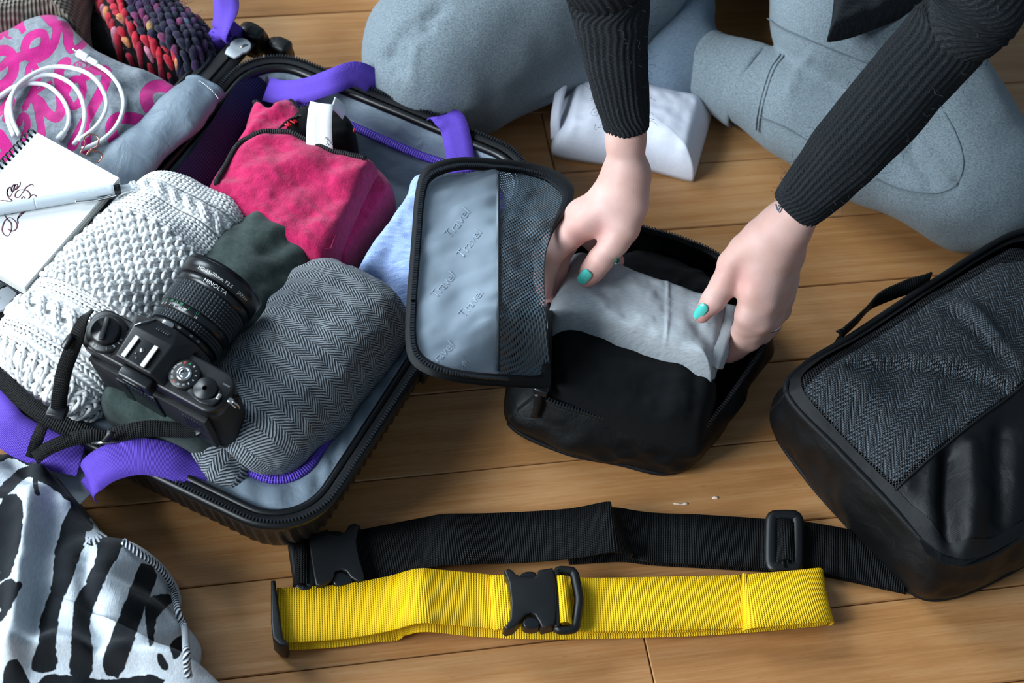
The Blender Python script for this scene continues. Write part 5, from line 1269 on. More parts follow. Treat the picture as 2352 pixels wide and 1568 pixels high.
cmk('index_mark', box((.0155, .0035, .0006), .0030, .0014, .0006, rotz(.6)), 'white_mark', tp_, smooth=False)
cmk('index_mark', box((.0165, -.0145, .0006), .0026, .0022, .0006), 'white_mark', tp_, smooth=False)
# advance lever, pivot, counter
cmk('advance_pivot', xf(lathe([(.002, 0), (.0100, 0), (.0100, .0040), (.0090, .0052), (.002, .0054)], 36), None, (.0500, -.003, 0)), 'camera_black', tp_)
cmk('advance_lever', xf(prism([(-.008, -.0065), (.006, -.0090), (.016, -.0070), (.0185, -.001), (.0172, .0055), (.0140, .0075), (.0145, 0), (.011, -.003), (0, -.003), (-.008, -.001)], .0018, .0042, .0007), None, (.0470, -.006, 0)), 'gloss_black', tp_)
cmk('frame_counter', box((.0620, .0085, .0005), .0065, .0012, .0008), 'steel', tp_, smooth=False)
cmk('lever_tip', box((.0640, -.0035, .0044), .0030, .0050, .0016, bev=.0005), 'steel', tp_)
# lens
LZ = -.045; LX = -.013
def barrel(y0, y1, r0, r1, name, mat, parent=camera, grip=None, seg=140, rows=3):
    """ring of the lens between y0 and y1; grip=(n round, n along, depth) gives pyramids"""
    th = np.linspace(0, 2 * np.pi, seg, endpoint=False)
    if grip: rows = grip[1] * 6 + 1
    yy = np.linspace(y0, y1, rows); R = np.linspace(r0, r1, rows)[:, None] + np.zeros((rows, seg))
    if grip:
        a = np.abs(((th * grip[0] / (2 * np.pi)) % 1) - .5) * 2; b = np.abs(((np.linspace(0, grip[1], rows)) % 1) - .5) * 2
        R = R + grip[2] * np.clip(1.35 * (1 - np.maximum(a[None], b[:, None])), 0, .85)
    prof = [(np.full(seg, r0 - .004), y0)] + [(R[i], yy[i]) for i in range(rows)] + [(np.full(seg, r1 - .004), y1)]
    V = np.stack([np.stack([LX + r * np.cos(th), np.full(seg, y), LZ + r * np.sin(th)], 1) for r, y in prof])
    F = grid_faces(len(prof), seg, True)
    return cmk(name, (V.reshape(-1, 3), F.tolist()), mat, parent, smooth=not grip)
lens = barrel(.017, .028, .030, .031, 'lens_barrel', 'camera_black')
barrel(.027, .033, .0318, .0318, 'aperture_ring', 'lens_rubber', lens, (44, 1, .0010), 440)
barrel(.033, .040, .0305, .0305, 'focal_length_scale', 'camera_black', lens)
barrel(.040, .0485, .0318, .0318, 'zoom_grip', 'lens_rubber', lens, (64, 3, .0012), 640)
barrel(.0485, .057, .0325, .0330, 'distance_scale', 'gloss_black', lens)
barrel(.057, .0775, .0328, .0332, 'focus_grip', 'lens_rubber', lens, (64, 7, .0013), 640)
barrel(.0775, .086, .0338, .0345, 'name_ring', 'gloss_black', lens)
hood = barrel(.086, .101, .0362, .0368, 'front_ring', 'gloss_black', lens)
barrel(.099, .1018, .0368, .0355, 'front_lip', 'camera_black', lens)
gv, gf = lathe([(.0005, .004), (.012, .0032), (.022, .0012), (.027, 0)], 48); cmk('front_glass', (np.stack([LX + gv[:, 0], .088 + gv[:, 2], LZ + gv[:, 1]], 1), gf), 'glass', lens)
cmk('chrome_tab', xf(box((0, 0, 0), .011, .006, .004, bev=.0018), None, (LX - .004, .0345, LZ + .0315)), 'chrome', lens)
def wrap(s, size, deg, y, r, mat, name='engraving', sp=1.0):
    V, F = text_mesh(s, size, sp); th = math.radians(deg) - V[:, 0] / r
    cmk(name, (np.stack([LX + r * np.cos(th), y + V[:, 1], LZ + r * np.sin(th)], 1), F), mat, lens)
wrap('MINOLTA', .0050, 72, .0822, .03465, 'white_mark', sp=1.05)
wrap('MD 35-70mm F3.5', .0042, 80, .0895, .0367, 'white_mark', sp=1.1); wrap('JAPAN', .0038, 34, .0895, .0367, 'white_mark', sp=1.1)
for d, g, w in ((138, '5', '1.5'), (128, '7', '2'), (117, '10', '3'), (107, '15', '5'), (98, '20', '10'), (70, '11', '16')):
    wrap(g, .0032, d, .0548, .0333, 'green_mark'); wrap(w, .0030, d - 1, .0512, .0330, 'white_mark')
wrap('\u221e', .0045, 89, .0520, .0331, 'white_mark'); wrap('I', .0035, 84, .0540, .0331, 'green_mark')
for d, s_ in ((96, '70'), (80, '50'), (58, '40'), (44, '35')): wrap(s_, .0028, d, .0366, .0308, 'white_mark')
# strap lugs, rings and carrying strap
for x, y in ((-.0695, .004), (.0700, .000)):
    lg = cmk('strap_lug', box((x, y, -.004), .006, .005, .005, bev=.0015), 'chrome'); a = np.linspace(0, 2 * np.pi, 24, endpoint=False)
    cmk('split_ring', tube(np.stack([x + .0035 * np.sign(x) + .0045 * np.cos(a), y + 0 * a, -.008 + .0055 * np.sin(a)], 1), .0007, 6, closed=True, upv=(0, 1, 0)), 'chrome', lg)
def cstrap(pts, w, wd, name='carrying_strap', n=90, th=.0016):
    p = PS(pts); wd = np.asarray(wd, float)
    if wd.ndim == 2: q = catmull(np.hstack([p, wd]), n); V, F, uv = ribbon(q[:, :3], q[:, 3:], w, th, 3)
    else: V, F, uv = ribbon(catmull(p, n), wd, w, th, 3)
    return mk(name, V, F, M['strap_black'], camera, uv=uv)
cstrap([(212, 712, .205), (192, 735, .202), (170, 790, .186), (148, 850, .165), (138, 905, .148), (134, 945, .130)], .0125, [(.4, -.2, .6), (.6, -.2, .5), (.9, .1, .3), (.98, .15, .1), (.98, .2, .1), (.98, .2, .1)])
V, F = xf(box((0, 0, 0), .016, .013, .006, bev=.0015), rotz(-.1), P(132, 945, .132)); mk('strap_keeper', V, F, M['gloss_black'], camera)
V, F = xf(box((0, 0, 0), .005, .013, .006, bev=.0015), rotz(-.5) @ rotx(.5), P(156, 785, .190)); mk('strap_keeper', V, F, M['gloss_black'], camera)
cstrap([(-30, 845, .098), (10, 878, .105), (55, 922, .110), (110, 960, .113), (170, 985, .110), (230, 1006, .104), (262, 1012, .100)], .0135, [(.5, .85, .2), (.5, .85, .25), (.45, .85, .3), (.35, .9, .3), (.2, .95, .3), (.1, .95, .3), (.1, .95, .3)])
cstrap([(80, 1052, .090), (110, 1030, .098), (160, 1010, .106), (205, 1002, .110), (250, 1004, .108)], .0115, (.3, .8, .6))
cstrap([(72, 1050, .082), (85, 1010, .100), (100, 972, .110)], .010, (.9, .2, .4))
cstrap([(245, 1006, .108), (290, 992, .112), (340, 984, .116), (400, 986, .120), (450, 984, .128), (495, 966, .142), (524, 936, .160), (530, 912, .180)], .0135, [(.1, .9, .5), (.05, .9, .5), (0, .9, .5), (0, .85, .55), (.2, .8, .6), (.4, .7, .6), (.7, .4, .6), (.8, .3, .5)], n=110)
px_ = PS([(212, 1018, .106), (240, 1016, .110), (272, 1014, .108)]); V, F = tube(px_, .0016, 8); mk('strap_slide', V, F, M['steel'], camera)
px_ = PS([(240, 1016, .110), (252, 1000, .116), (256, 990, .118)]); V, F, uv = ribbon(catmull(px_, 8), (.9, .3, 0), .006, .002); mk('strap_slide', V, F, M['blackplastic'], camera)
V, F = xf(box((0, 0, 0), .013, .012, .005, bev=.0015), rotz(.5) @ roty(-.4), P(463, 982, .132)); mk('strap_keeper', V, F, M['gloss_black'], camera)

# ------------------------------------------------------------------ spiral notebook
NZ = .134
nA, nB, nC, nD = P(75, 297, NZ), P(276, 408, NZ), P(48, 650, NZ), P(-153, 540, NZ)
notebook = thing('notebook', 'open spiral-bound notebook with white pages and plum hand lettering', 'notebook', (nA + nB + nC + nD) / 4 - np.array([0, 0, .014]))
def nb(u, v, z): return nA + (nB - nA) * u + (nD - nA) * v + np.array([0, 0, z - NZ])
def slab(u0, u1, v0, v1, z0, z1, name, mat, parent=notebook):
    q = [nb(u0, v0, 0), nb(u1, v0, 0), nb(u1, v1, 0), nb(u0, v1, 0)]; V = np.array([[p[0], p[1], z0] for p in q] + [[p[0], p[1], z1] for p in q])
    return mk(name, V, [(0, 3, 2, 1), (4, 5, 6, 7), (0, 1, 5, 4), (1, 2, 6, 5), (2, 3, 7, 6), (3, 0, 4, 7)][::1], M[mat], parent, smooth=False)
slab(.02, 1.005, .0, 1.0, NZ - .0135, NZ - .0118, 'back_cover', 'card')
for k in range(9):
    z1 = NZ - .0008 - k * .0012; j = .006 * math.sin(k * 2.3); slab(.03, .995 + j * .6, .004 + j * .3, .996 + j, z1 - .0010, z1 - .0001, 'page_block', 'paper_edge' if k else 'paper')
slab(.03, .992, .004, .996, NZ - .0008, NZ, 'top_page', 'paper')
for k in range(26):
    v = .015 + k * .0385; c = nb(.012, v, NZ - .005); e1 = (nB - nA) / np.linalg.norm(nB - nA); a = np.linspace(-.4, 5.2, 16)
    for dv in (-.004, .004):
        cc = nb(.012, v + dv, NZ - .005); V, F = tube(np.stack([cc[0] + e1[0] * .0062 * np.cos(a), cc[1] + e1[1] * .0062 * np.cos(a), cc[2] + .0068 * np.sin(a)], 1), .0006, 5, upv=tuple((nD - nA) / np.linalg.norm(nD - nA))); mk('spiral_ring', V, F, M['gloss_black'], notebook)
    hq = [nb(.045, v - .007, NZ + .0001), nb(.058, v - .007, NZ + .0001), nb(.058, v + .007, NZ + .0001), nb(.045, v + .007, NZ + .0001)]; mk('punched_hole', hq, [(0, 1, 2, 3)], M['card'], notebook, smooth=False)
# hand lettering (ribbon strokes of ink on the page); coordinates from the photograph of the page
Z3 = 3.734
def ink(pts, w=.0006):
    q = catmull(np.array([P(a / Z3, 280 + b / Z3, NZ + .00015) for a, b in pts]), len(pts) * 8); wd = w * (.6 + .8 * np.abs(np.sin(np.linspace(0, 9, len(q)))))
    V, F, uv = ribbon(q, np.cross(np.gradient(q, axis=0), [0, 0, 1.0]), wd, .0001); mk('ink_stroke', V, F, M['ink'], notebook)
for s_ in ([(175, 515), (170, 540), (140, 575), (120, 565), (135, 535), (150, 545), (120, 590), (100, 590), (105, 550), (125, 540), (110, 590), (85, 640), (60, 610), (70, 570), (90, 560), (100, 600)],
           [(70, 570), (58, 610), (75, 650), (100, 670)], [(290, 550), (270, 535), (225, 560), (190, 610), (160, 645), (130, 640), (140, 600), (180, 580), (235, 590), (260, 630), (250, 650)], [(315, 640), (290, 622), (270, 630), (240, 660)],
           [(180, 660), (200, 640), (215, 655)], [(0, 675), (40, 675), (80, 680), (110, 675)], [(30, 780), (60, 830), (95, 870), (95, 930), (70, 975), (35, 965), (18, 920), (40, 850), (80, 820), (120, 840), (145, 880), (135, 920), (100, 935), (65, 915)],
           [(75, 770), (100, 790), (120, 775)], [(245, 750), (200, 770), (165, 800), (150, 835)], [(220, 760), (180, 800), (150, 830), (155, 870)]): ink(s_, .0009)
# ------------------------------------------------------------------ pen lying across the page
pen = thing('pen', 'white retractable gel pen lying across the notebook page', 'pen', P(130, 462, NZ))
pa, pb = P(-70, 493, NZ + .0052), P(262, 436, NZ + .0052)
PX = (pb - pa) / np.linalg.norm(pb - pa); PL = np.linalg.norm(pb - pa); PN = np.array([-PX[1], PX[0], 0])
PRm = np.stack([PX, PN, np.array([0, 0, 1.0])], 1)
def pl(prof, name, mat, parent=pen, seg=28):
    V, F = lathe([(r, x) for x, r in prof], seg); V = np.stack([V[:, 2], V[:, 0], V[:, 1]], 1); V, F = xf((V, F), PRm, pa); return mk(name, V, F, M[mat], parent)
pl([(-.05, .0012), (-.045, .0022), (-.03, .0048), (.0, .0052), (PL * .44, .0052), (PL * .448, .0052), (PL * .45, .0049)], 'pen_barrel', 'pen_white'); pl([(PL * .4505, .0049), (PL * .4525, .0052), (PL * .46, .0052), (PL - .003, .0052), (PL - .0004, .0052), (PL, .0049)], 'pen_barrel_upper', 'pen_white')
pl([(PL, .0044), (PL + .0035, .0052), (PL + .0055, .0048), (PL + .006, .003)], 'pen_collar', 'gloss_black'); pl([(PL + .004, .0033), (PL + .0145, .0031), (PL + .0160, .0024)], 'pen_button', 'pen_white')
side = PN * -.0068
cp = [pa + PX * (PL * .72) + side + [0, 0, .0015], pa + PX * (PL * .74) + side * 1.1 + [0, 0, .001], pa + PX * (PL * .86) + side * 1.15, pa + PX * (PL + .001) + side * 1.1 + [0, 0, .0015]]
V, F = tube(catmull(np.array(cp), 24), .0011, 6); clp = mk('pen_clip', V, F, M['chrome'], pen)
V, F = xf(box((0, 0, 0), .014, .003, .003, bev=.0008), PRm, pa + PX * (PL * .93) + side * 1.0 + np.array([0, 0, -.0005])); mk('clip_base', V, F, M['gloss_black'], clp)
for s_, sz_, x in (('uni-ball', .0030, PL * .775), ('one', .0058, PL * .855), ('0.38', .0036, PL * .925)):
    V, F = text_mesh(s_, sz_); th = 1.75 - V[:, 1] / .0053; V = np.stack([x + V[:, 0], .0053 * np.cos(th) * 1.0, .0053 * np.sin(th)], 1); V[:, 1] *= 1; V, F = xf((V, F), PRm, pa); mk('pen_print', V, F, M['pen_text'], pen)
# ------------------------------------------------------------------ white audio cable coiled on the fleece
cable = thing('audio_cable', 'white audio cable coiled on the grey fleece', 'cable', P(140, 250, .1))
def cab(pts, lift=.0025, r=.0022, name='cable_loop', n=120):
    q = on_surf(FLV, pts, 0, .11); q[:, 2] += .0022 + np.asarray(lift); V, F = tube(catmull(q, n), r, 10); return mk(name, V, F, M['cable'], cable)
cab([(226, 158), (252, 176), (274, 204), (285, 238), (281, 272), (264, 304), (238, 328), (205, 345), (190, 350)])
cab([(-12, 236), (0, 228), (32, 206), (74, 197), (112, 203), (142, 230), (158, 262), (158, 290), (148, 312)], .001)
cab([(172, 342), (190, 312), (197, 272), (186, 228), (162, 200), (124, 183), (84, 188), (45, 210), (22, 245), (19, 280), (34, 322)], .004)
cab([(184, 338), (222, 308), (245, 272), (246, 240), (226, 202), (196, 180), (152, 169), (112, 172), (72, 190), (42, 216), (29, 250), (32, 288), (48, 325)], .007)
def stick(a, b, r0, r1, name, mat, lift=.004, seg=20, par=cable):
    q = on_surf(FLV, [a, b], 0, .11); q[:, 2] += lift; V, F = tube(np.linspace(q[0], q[1], 6), np.linspace(r0, r1, 6), seg); return mk(name, V, F, M[mat], par)
pg = stick((182, 131), (205, 145), .0042, .0042, 'plug_body', 'cable', .0055); stick((204, 144), (227, 158), .0033, .0030, 'strain_relief', 'cable', .0055, par=pg)
stick((169, 122), (182, 131), .0013, .0016, 'plug_tip', 'chrome', .0055, 14, pg); stick((148, 312), (137, 326), .0031, .0034, 'plug_sleeve', 'cable', .004)
# ------------------------------------------------------------------ rose gold binder clip on the notebook edge
clip = thing('binder_clip', 'rose gold wire clip on the far edge of the notebook', 'clip', P(208, 340, .12))
for pts in ([(184, 352, .137), (196, 330, .141), (193, 316, .143), (202, 309, .144), (218, 310, .143), (227, 320, .141), (222, 336, .138), (210, 342, .137), (200, 352, .136)],
            [(198, 356, .132), (206, 349, .134), (220, 347, .133), (232, 352, .131), (234, 362, .128), (226, 372, .125), (222, 370, .124)]):
    V, F = tube(catmull(PS(pts), 60), .00075, 8); mk('wire_loop', V, F, M['rosegold'], clip)
# ------------------------------------------------------------------ person sitting cross-legged behind the bags
person = thing('person', 'person in dark ribbed sweater and grey joggers sitting cross-legged, hands in the cube', 'person', (.2, 1.45, 0))
def hand_sdf(chains, k=.011, kk=.006):
    """chains: list of [(px,py,z,r), ...]; fingers joined gently, the palm chains softly"""
    ch = [[(np.array(P(a, b, z), np.float32), r) for a, b, z, r in c] for c in chains]
    def f(G):
        D = None
        for c in ch:
            d = None
            for (p, r), (q, s) in zip(c[:-1], c[1:]):
                e = rcone(G, p, q, r, s); d = e if d is None else smin(d, e, kk)
            D = d if D is None else smin(D, d, k)
        return D
    pts = np.array([p for c in ch for p, r in c])
    return f, pts.min(0) - .026, pts.max(0) + .026
HL = [[(1440, 262, .236, .0185), (1437, 320, .216, .0172), (1438, 395, .190, .0172), (1428, 440, .177, .0185), (1398, 480, .166, .0165), (1352, 508, .156, .0118)],
      [(1438, 400, .188, .0165), (1395, 462, .166, .0165), (1335, 492, .150, .0120)],
      [(1438, 400, .186, .0160), (1400, 460, .155, .0150), (1345, 490, .133, .0115)],
      [(1440, 405, .184, .0155), (1415, 470, .145, .0140), (1362, 505, .118, .0105)],
      [(1440, 405, .188, .0165), (1444, 470, .172, .0165), (1430, 520, .160, .0150), (1412, 555, .150, .0122), (1378, 598, .136, .0108), (1360, 622, .127, .0098), (1347, 640, .121, .0078)],
      [(1352, 508, .156, .0118), (1306, 545, .146, .0112), (1276, 570, .138, .0108), (1256, 612, .118, .0092), (1250, 668, .094, .0072)],
      [(1335, 492, .150, .0120), (1282, 545, .136, .0108), (1252, 585, .118, .0100), (1250, 640, .092, .0088), (1258, 690, .074, .0070)],
      [(1345, 490, .133, .0115), (1300, 560, .118, .0100), (1280, 610, .100, .0092), (1285, 660, .082, .0075)],
      [(1362, 505, .118, .0105), (1358, 548, .112, .0090), (1380, 578, .108, .0082), (1402, 594, .106, .0078), (1418, 599, .105, .0066)]]
HR = [[(1866, 448, .222, .0165), (1830, 490, .205, .0185), (1802, 520, .192, .0190), (1768, 565, .176, .0190), (1742, 622, .156, .0125)],
      [(1804, 522, .190, .0180), (1782, 580, .170, .0175), (1766, 640, .150, .0125)], [(1806, 522, .188, .0175), (1796, 585, .160, .0165), (1786, 648, .140, .0120)],
      [(1808, 524, .186, .0165), (1808, 585, .152, .0140), (1802, 645, .130, .0105)],
      [(1802, 520, .192, .0175), (1750, 548, .178, .0165), (1712, 575, .166, .0140), (1682, 606, .154, .0122), (1660, 656, .140, .0108), (1640, 688, .132, .0102), (1612, 722, .122, .0078)],
      [(1742, 622, .156, .0125), (1730, 672, .143, .0115), (1718, 722, .124, .0108), (1698, 772, .090, .0092), (1672, 816, .062, .0074)],
      [(1766, 640, .150, .0125), (1758, 690, .136, .0112), (1748, 736, .116, .0104), (1724, 780, .082, .0090), (1694, 808, .058, .0074)],
      [(1786, 648, .140, .0120), (1780, 692, .122, .0105), (1770, 730, .102, .0098), (1748, 768, .072, .0086), (1720, 792, .052, .0070)],
      [(1802, 645, .130, .0105), (1800, 680, .114, .0092), (1793, 712, .098, .0086), (1772, 748, .070, .0076), (1748, 770, .054, .0062)]]
bodyV = []; bodyF = []; nb_ = 0
for H_ in (HL, HR):
    f, lo, hi = hand_sdf(H_); V, F = nets(f, lo, hi, .0016); bodyV.append(V); bodyF.append(F + nb_); nb_ += len(V)
SHL, SHR = np.array([.05, 1.37, .58]), np.array([.45, 1.36, .58])
ELL, ELR = P(1372, -190, .41), P(2300, -90, .41)
def trunk(G):
    D = rcone(G, (.22, 1.55, .13), (.25, 1.46, .40), .135, .12)
    D = smin(D, rcone(G, (.25, 1.46, .40), (.25, 1.40, .56), .12, .10), .06)
    for S, E_, H_ in ((SHL, ELL, HL), (SHR, ELR, HR)):
        D = smin(D, rcone(G, (.25, 1.41, .57), S, .07, .05), .04); D = smin(D, rcone(G, S, E_, .042, .026), .03); D = smin(D, rcone(G, E_, P(*H_[0][0][:3]), .024, .014), .01)
    D = smin(D, rcone(G, (.25, 1.38, .60), (.24, 1.33, .70), .05, .045), .03)
    R = rotx(-.75); D = smin(D, ellips(G, (.24, 1.29, .79), R, (.072, .092, .108)), .02)
    D = smin(D, ellips(G, (.24, 1.225, .745), R, (.052, .05, .062)), .03)
    return smin(D, rcone(G, (.24, 1.205, .775), (.24, 1.178, .745), .008, .012), .012)
V, F = nets(trunk, (-.15, 1.0, -.03), (.65, 1.75, .94), .008)
# keep the trunk out of the hands: only what lies behind the sleeves' ends
bodyV.append(V); bodyF.append(F + nb_); nb_ += len(V)
BV = np.vstack(bodyV)
fl_ = np.zeros(len(BV))
for H_ in (HL, HR):
    for c in H_[4:]:
        for k_, w_ in ((-1, .014), (-3, .010)):
            fl_ = np.maximum(fl_, (1 if k_ == -1 else .55) * np.exp(-(((BV - P(*c[k_][:3])) ** 2).sum(1)) / w_ ** 2))
for p_ in (P(1330, 545, .150), P(1380, 520, .158), P(1700, 640, .150)): fl_ = np.maximum(fl_, .6 * np.exp(-(((BV - p_) ** 2).sum(1)) / .016 ** 2))
body_ = mk('body', BV, np.vstack(bodyF), M['skin'], person, attr={'flush': fl_})
BPX = to_px(BV); BD = (BV - np.array([0, 0, CAM_H])) @ FW
def skin_at(px, py, V=BV, Q=BPX, D=BD, rad=7):
    d = np.hypot(Q[:, 0] - px, Q[:, 1] - py); k = np.where(d < rad)[0]
    if len(k) == 0: return V[d.argmin()]
    dm = D[k].min(); k = k[D[k] < dm + .004]; w = 1 / (d[k] + .5) ** 2
    z = (V[k, 2] * w).sum() / w.sum(); return P(px, py, z)
# nails: curved plates on the finger tips
def nail(base, tip, width, name='fingernail', up=None, lift=.0021):
    a, b = skin_at(*base), skin_at(*tip) ; b = np.array([b[0], b[1], min(b[2], a[2] - .001)])
    ax = b - a; L = np.linalg.norm(ax); ax /= L; L = min(L * 1.12, .0165); v = np.array([0, 0, CAM_H]) - a; v /= np.linalg.norm(v)
    n = v - (v @ ax) * ax; n /= np.linalg.norm(n); s = np.cross(ax, n); V = []; nu, nv = 16, 13
    for i in range(nu):
        t_ = i / (nu - 1); w = width / 2 * min(1, (1 - max(0, (t_ - .55) / .45) ** 2.4) ** .5 + 1e-3) * min(1, (.72 + t_ * 2.2))
        for j in range(nv):
            q = (j / (nv - 1) - .5) * 2; V.append(a + ax * (L * t_ - .0012 * (1 - q * q) * (i == 0)) + s * (w * q) + n * (lift + .0016 * (1 - q * q) * (1 if w > 1e-4 else 0) - .0016 - .0012 * t_ ** 2 + .0012))
    V = np.array(V); m = len(V); F = grid_faces(nu, nv); Vv = np.vstack([V, V - n * .0012])
    e = [i * nv for i in range(nu)]; F2 = np.vstack([F, F[:, ::-1] + m]).tolist()
    for i in range(nu - 1):
        for j in (0, nv - 1): F2.append([i * nv + j, (i + 1) * nv + j, (i + 1) * nv + j + m, i * nv + j + m])
    return tag(mk(name, Vv, F2, M['polish'], person), 'turquoise painted fingernail')
nail((1353, 622), (1331, 650), .0104); nail((1620, 700), (1592, 738), .0096); nail((1413, 598), (1428, 602), .0065)
# ring on the right-hand ring finger
ra, rb = P(1780, 692, .122), P(1770, 730, .102); ra = P(1775, 712, .112); d_ = rb - ra; d_ /= np.linalg.norm(d_)
c_ = P(1766, 742, .094); u_ = np.cross(d_, [0, 0, 1.0]); u_ /= np.linalg.norm(u_); w_ = np.cross(d_, u_); a_ = np.linspace(0, 2 * np.pi, 40, endpoint=False)
V, F = tube(c_ + .0103 * (np.cos(a_)[:, None] * u_ + np.sin(a_)[:, None] * w_), .0011, 8, closed=True, upv=tuple(d_)); tag(mk('finger_ring', V, F, M['chrome'], person), 'thin silver finger ring')
# small line tattoo above the wrist
for pts in ([(1797, 436), (1800, 448), (1806, 455), (1811, 446)], [(1800, 446), (1804, 438), (1811, 446), (1815, 440)], [(1803, 449), (1808, 440)]):
    q = np.array([skin_at(p[0] - 15, p[1] + 33) for p in pts]); v = np.array([0, 0, CAM_H]) - q; q = q + v / np.linalg.norm(v, axis=1)[:, None] * .0005
    V, F = tube(q, .0006, 5); mk("tattoo", V, F, M['tattoo'], person)
# ---- sweater: ribbed sleeves with turned cuffs, trunk
def sleeve(pts, extra, name):
    """pts: (px,py,z,half width px) from the cuff upwards; extra: world points (x,y,z,r)"""
    rows = []
    for a, b, z, w in pts: p = P(a, b, z); rows.append([*p, w / ppm(p)])
    rows += [list(e) for e in extra]
    arr = catmull(np.array(rows), 220); path, R = arr[:, :3], arr[:, 3].copy(); s = np.r_[0, np.cumsum(np.linalg.norm(np.diff(path, axis=0), axis=1))]
    R = R * (1 + .03 * np.exp(-((s - .055) / .012) ** 2) + .02 * noise3(s * 40, s * 0, 0, 91))
    T, S, N = frames(path, (.2, .3, 1)); na = 300; a = np.linspace(0, 2 * np.pi, na, endpoint=False)
    rib = .0005 * np.cos(a * 32)[None] * np.ones((220, 1)); lump = .0022 * fbm(path[:, :1] * 18 + np.cos(a)[None], path[:, 1:2] * 18 + np.sin(a)[None], path[:, 2:] * 18, 92, 2)
    RR = R[:, None] + rib + lump
    V = path[:, None] + RR[..., None] * (np.cos(a)[None, :, None] * S[:, None] + np.sin(a)[None, :, None] * N[:, None])
    # turned-in cuff edge
    inn = [path[0] - T[0] * .0015 + (RR[0] * .97)[:, None] * (np.cos(a)[:, None] * S[0] + np.sin(a)[:, None] * N[0]), path[0] - T[0] * .0008 + (RR[0] * .90)[:, None] * (np.cos(a)[:, None] * S[0] + np.sin(a)[:, None] * N[0]), path[6] + (RR[0] * .86)[:, None] * (np.cos(a)[:, None] * S[6] + np.sin(a)[:, None] * N[6])][::-1]
    V = np.concatenate([np.stack(inn), V]); uvu = np.r_[-.006, -.004, -.002, s]; uv = np.stack([np.repeat(uvu[:, None], na, 1), np.repeat((a / (2 * np.pi) * 32 * .0062)[None], len(uvu), 0)], -1)
    o = mk(name, V.reshape(-1, 3), grid_faces(len(V), na, True), M['sweater'], person, uv=uv.reshape(-1, 2))
    parts = []
    for _ in range(620):                                            # loose wool fibres
        i = RNG.integers(3, 175); j = RNG.integers(0, na); p = V[i, j]; n_ = p - path[i - 3]; n_ /= np.linalg.norm(n_)
        d = RNG.normal(0, .0022, (4, 3)) + n_ * .0007; q = p + np.cumsum(d, 0); q[0] = p - n_ * .0003; parts.append(tube(catmull(q, 8), .00013, 3, caps=False))
    fv_, ff_ = join(parts); f_ = mk('wool_fibres', fv_, ff_, M['wool_fibre'], o); f_['kind'] = 'stuff'
    return o
sleeve([(1437, 288, .226, 53), (1434, 262, .236, 57), (1420, 180, .264, 70), (1405, 60, .305, 86), (1396, -30, .338, 94), (1376, -180, .40, 110)], [(.05, 1.18, .48, .052), (*SHL, .062), (.12, 1.42, .58, .07)], 'sweater_sleeve')
sleeve([(1826, 478, .208, 57), (1848, 454, .217, 62), (1942, 350, .250, 83), (2095, 175, .300, 93), (2180, 75, .330, 97), (2270, -30, .372, 104)], [(.40, 1.19, .49, .055), (*SHR, .062), (.38, 1.41, .58, .07)], 'sweater_sleeve')
def sw_trunk(G):
    D = rcone(G, (.22, 1.53, .17), (.25, 1.46, .40), .155, .140); D = smin(D, rcone(G, (.25, 1.46, .40), (.25, 1.41, .56), .14, .115), .06)
    return smin(smin(D, rcone(G, (.25, 1.42, .58), SHL, .08, .06), .04), rcone(G, (.25, 1.42, .58), SHR, .08, .06), .04)
V, F = nets(sw_trunk, (-.08, 1.2, -.02), (.58, 1.75, .74), .010)
mk('sweater_body', V, F, M['sweater'], person, uv=V[:, [2, 0]])
hm, _ = cloth('sweater_hem', [(1938, -95), (1932, -50), (1926, 0), (1916, 40), (1920, 44), (1960, 38), (2010, 22), (2090, -10), (2150, -40), (2200, -95), (2050, -150)], .215, (2020, -50), .185, .028, M['sweater'], person, 14, 3, (), (.003, 40, 95), rings=20, seg=90)
# ---- hair
V, F = nets(lambda G: np.maximum(ellips(G, (.24, 1.31, .805), rotx(-.75), (.083, .10, .118)), -ellips(G, (.24, 1.19, .76), rotx(-.75), (.075, .055, .10))), (.1, 1.15, .64), (.38, 1.45, .95), .007)
mk('hair', V, F, M['hair'], person)
# ---- joggers
def JP(*a): return P(*a)
def jog(G):
    k1 = JP(1005, 128, .086); D = rcone(G, k1, JP(1400, -96, .104), .080, .090)
    D = smin(D, rcone(G, JP(1400, -96, .104), (.14, 1.50, .13), .090, .105), .03)
    D = smin(D, rcone(G, JP(1090, 185, .055), JP(1480, 40, .055), .054, .042), .012)
    kn = JP(2262, 420, .075)
    E_ = rcone(G, kn, JP(1985, 48, .118), .066, .086); E_ = smin(E_, rcone(G, JP(1985, 48, .118), (.28, 1.50, .13), .086, .105), .03)
    S_ = rcone(G, JP(2235, 438, .066), JP(1968, 330, .060), .0625, .0555)
    S_ = smin(S_, rcone(G, JP(1968, 330, .060), JP(1850, 255, .056), .0555, .0515), .006); S_ = smin(S_, rcone(G, JP(1850, 255, .056), JP(1728, 200, .049), .0515, .0445), .006)
    E_ = smin(E_, S_, .007)
    D = np.minimum(D, E_); D = smin(D, rcone(G, (.14, 1.50, .13), (.28, 1.50, .13), .12, .12), .05)
    return np.maximum(D, .0015 - G[..., 2])
V, F = nets(jog, (-.30, .94, -.004), (.62, 1.72, .28), .0055)
JQ = to_px(V); JN = None
me_ = bpy.data.meshes.new('tmp'); me_.from_pydata(V.tolist(), [], F.tolist()); me_.update(); JN = np.array([v.normal[:] for v in me_.vertices]); bpy.data.meshes.remove(me_)
disp = .0035 * fbm(V[:, 0] * 16, V[:, 1] * 16, V[:, 2] * 16, 96, 2)
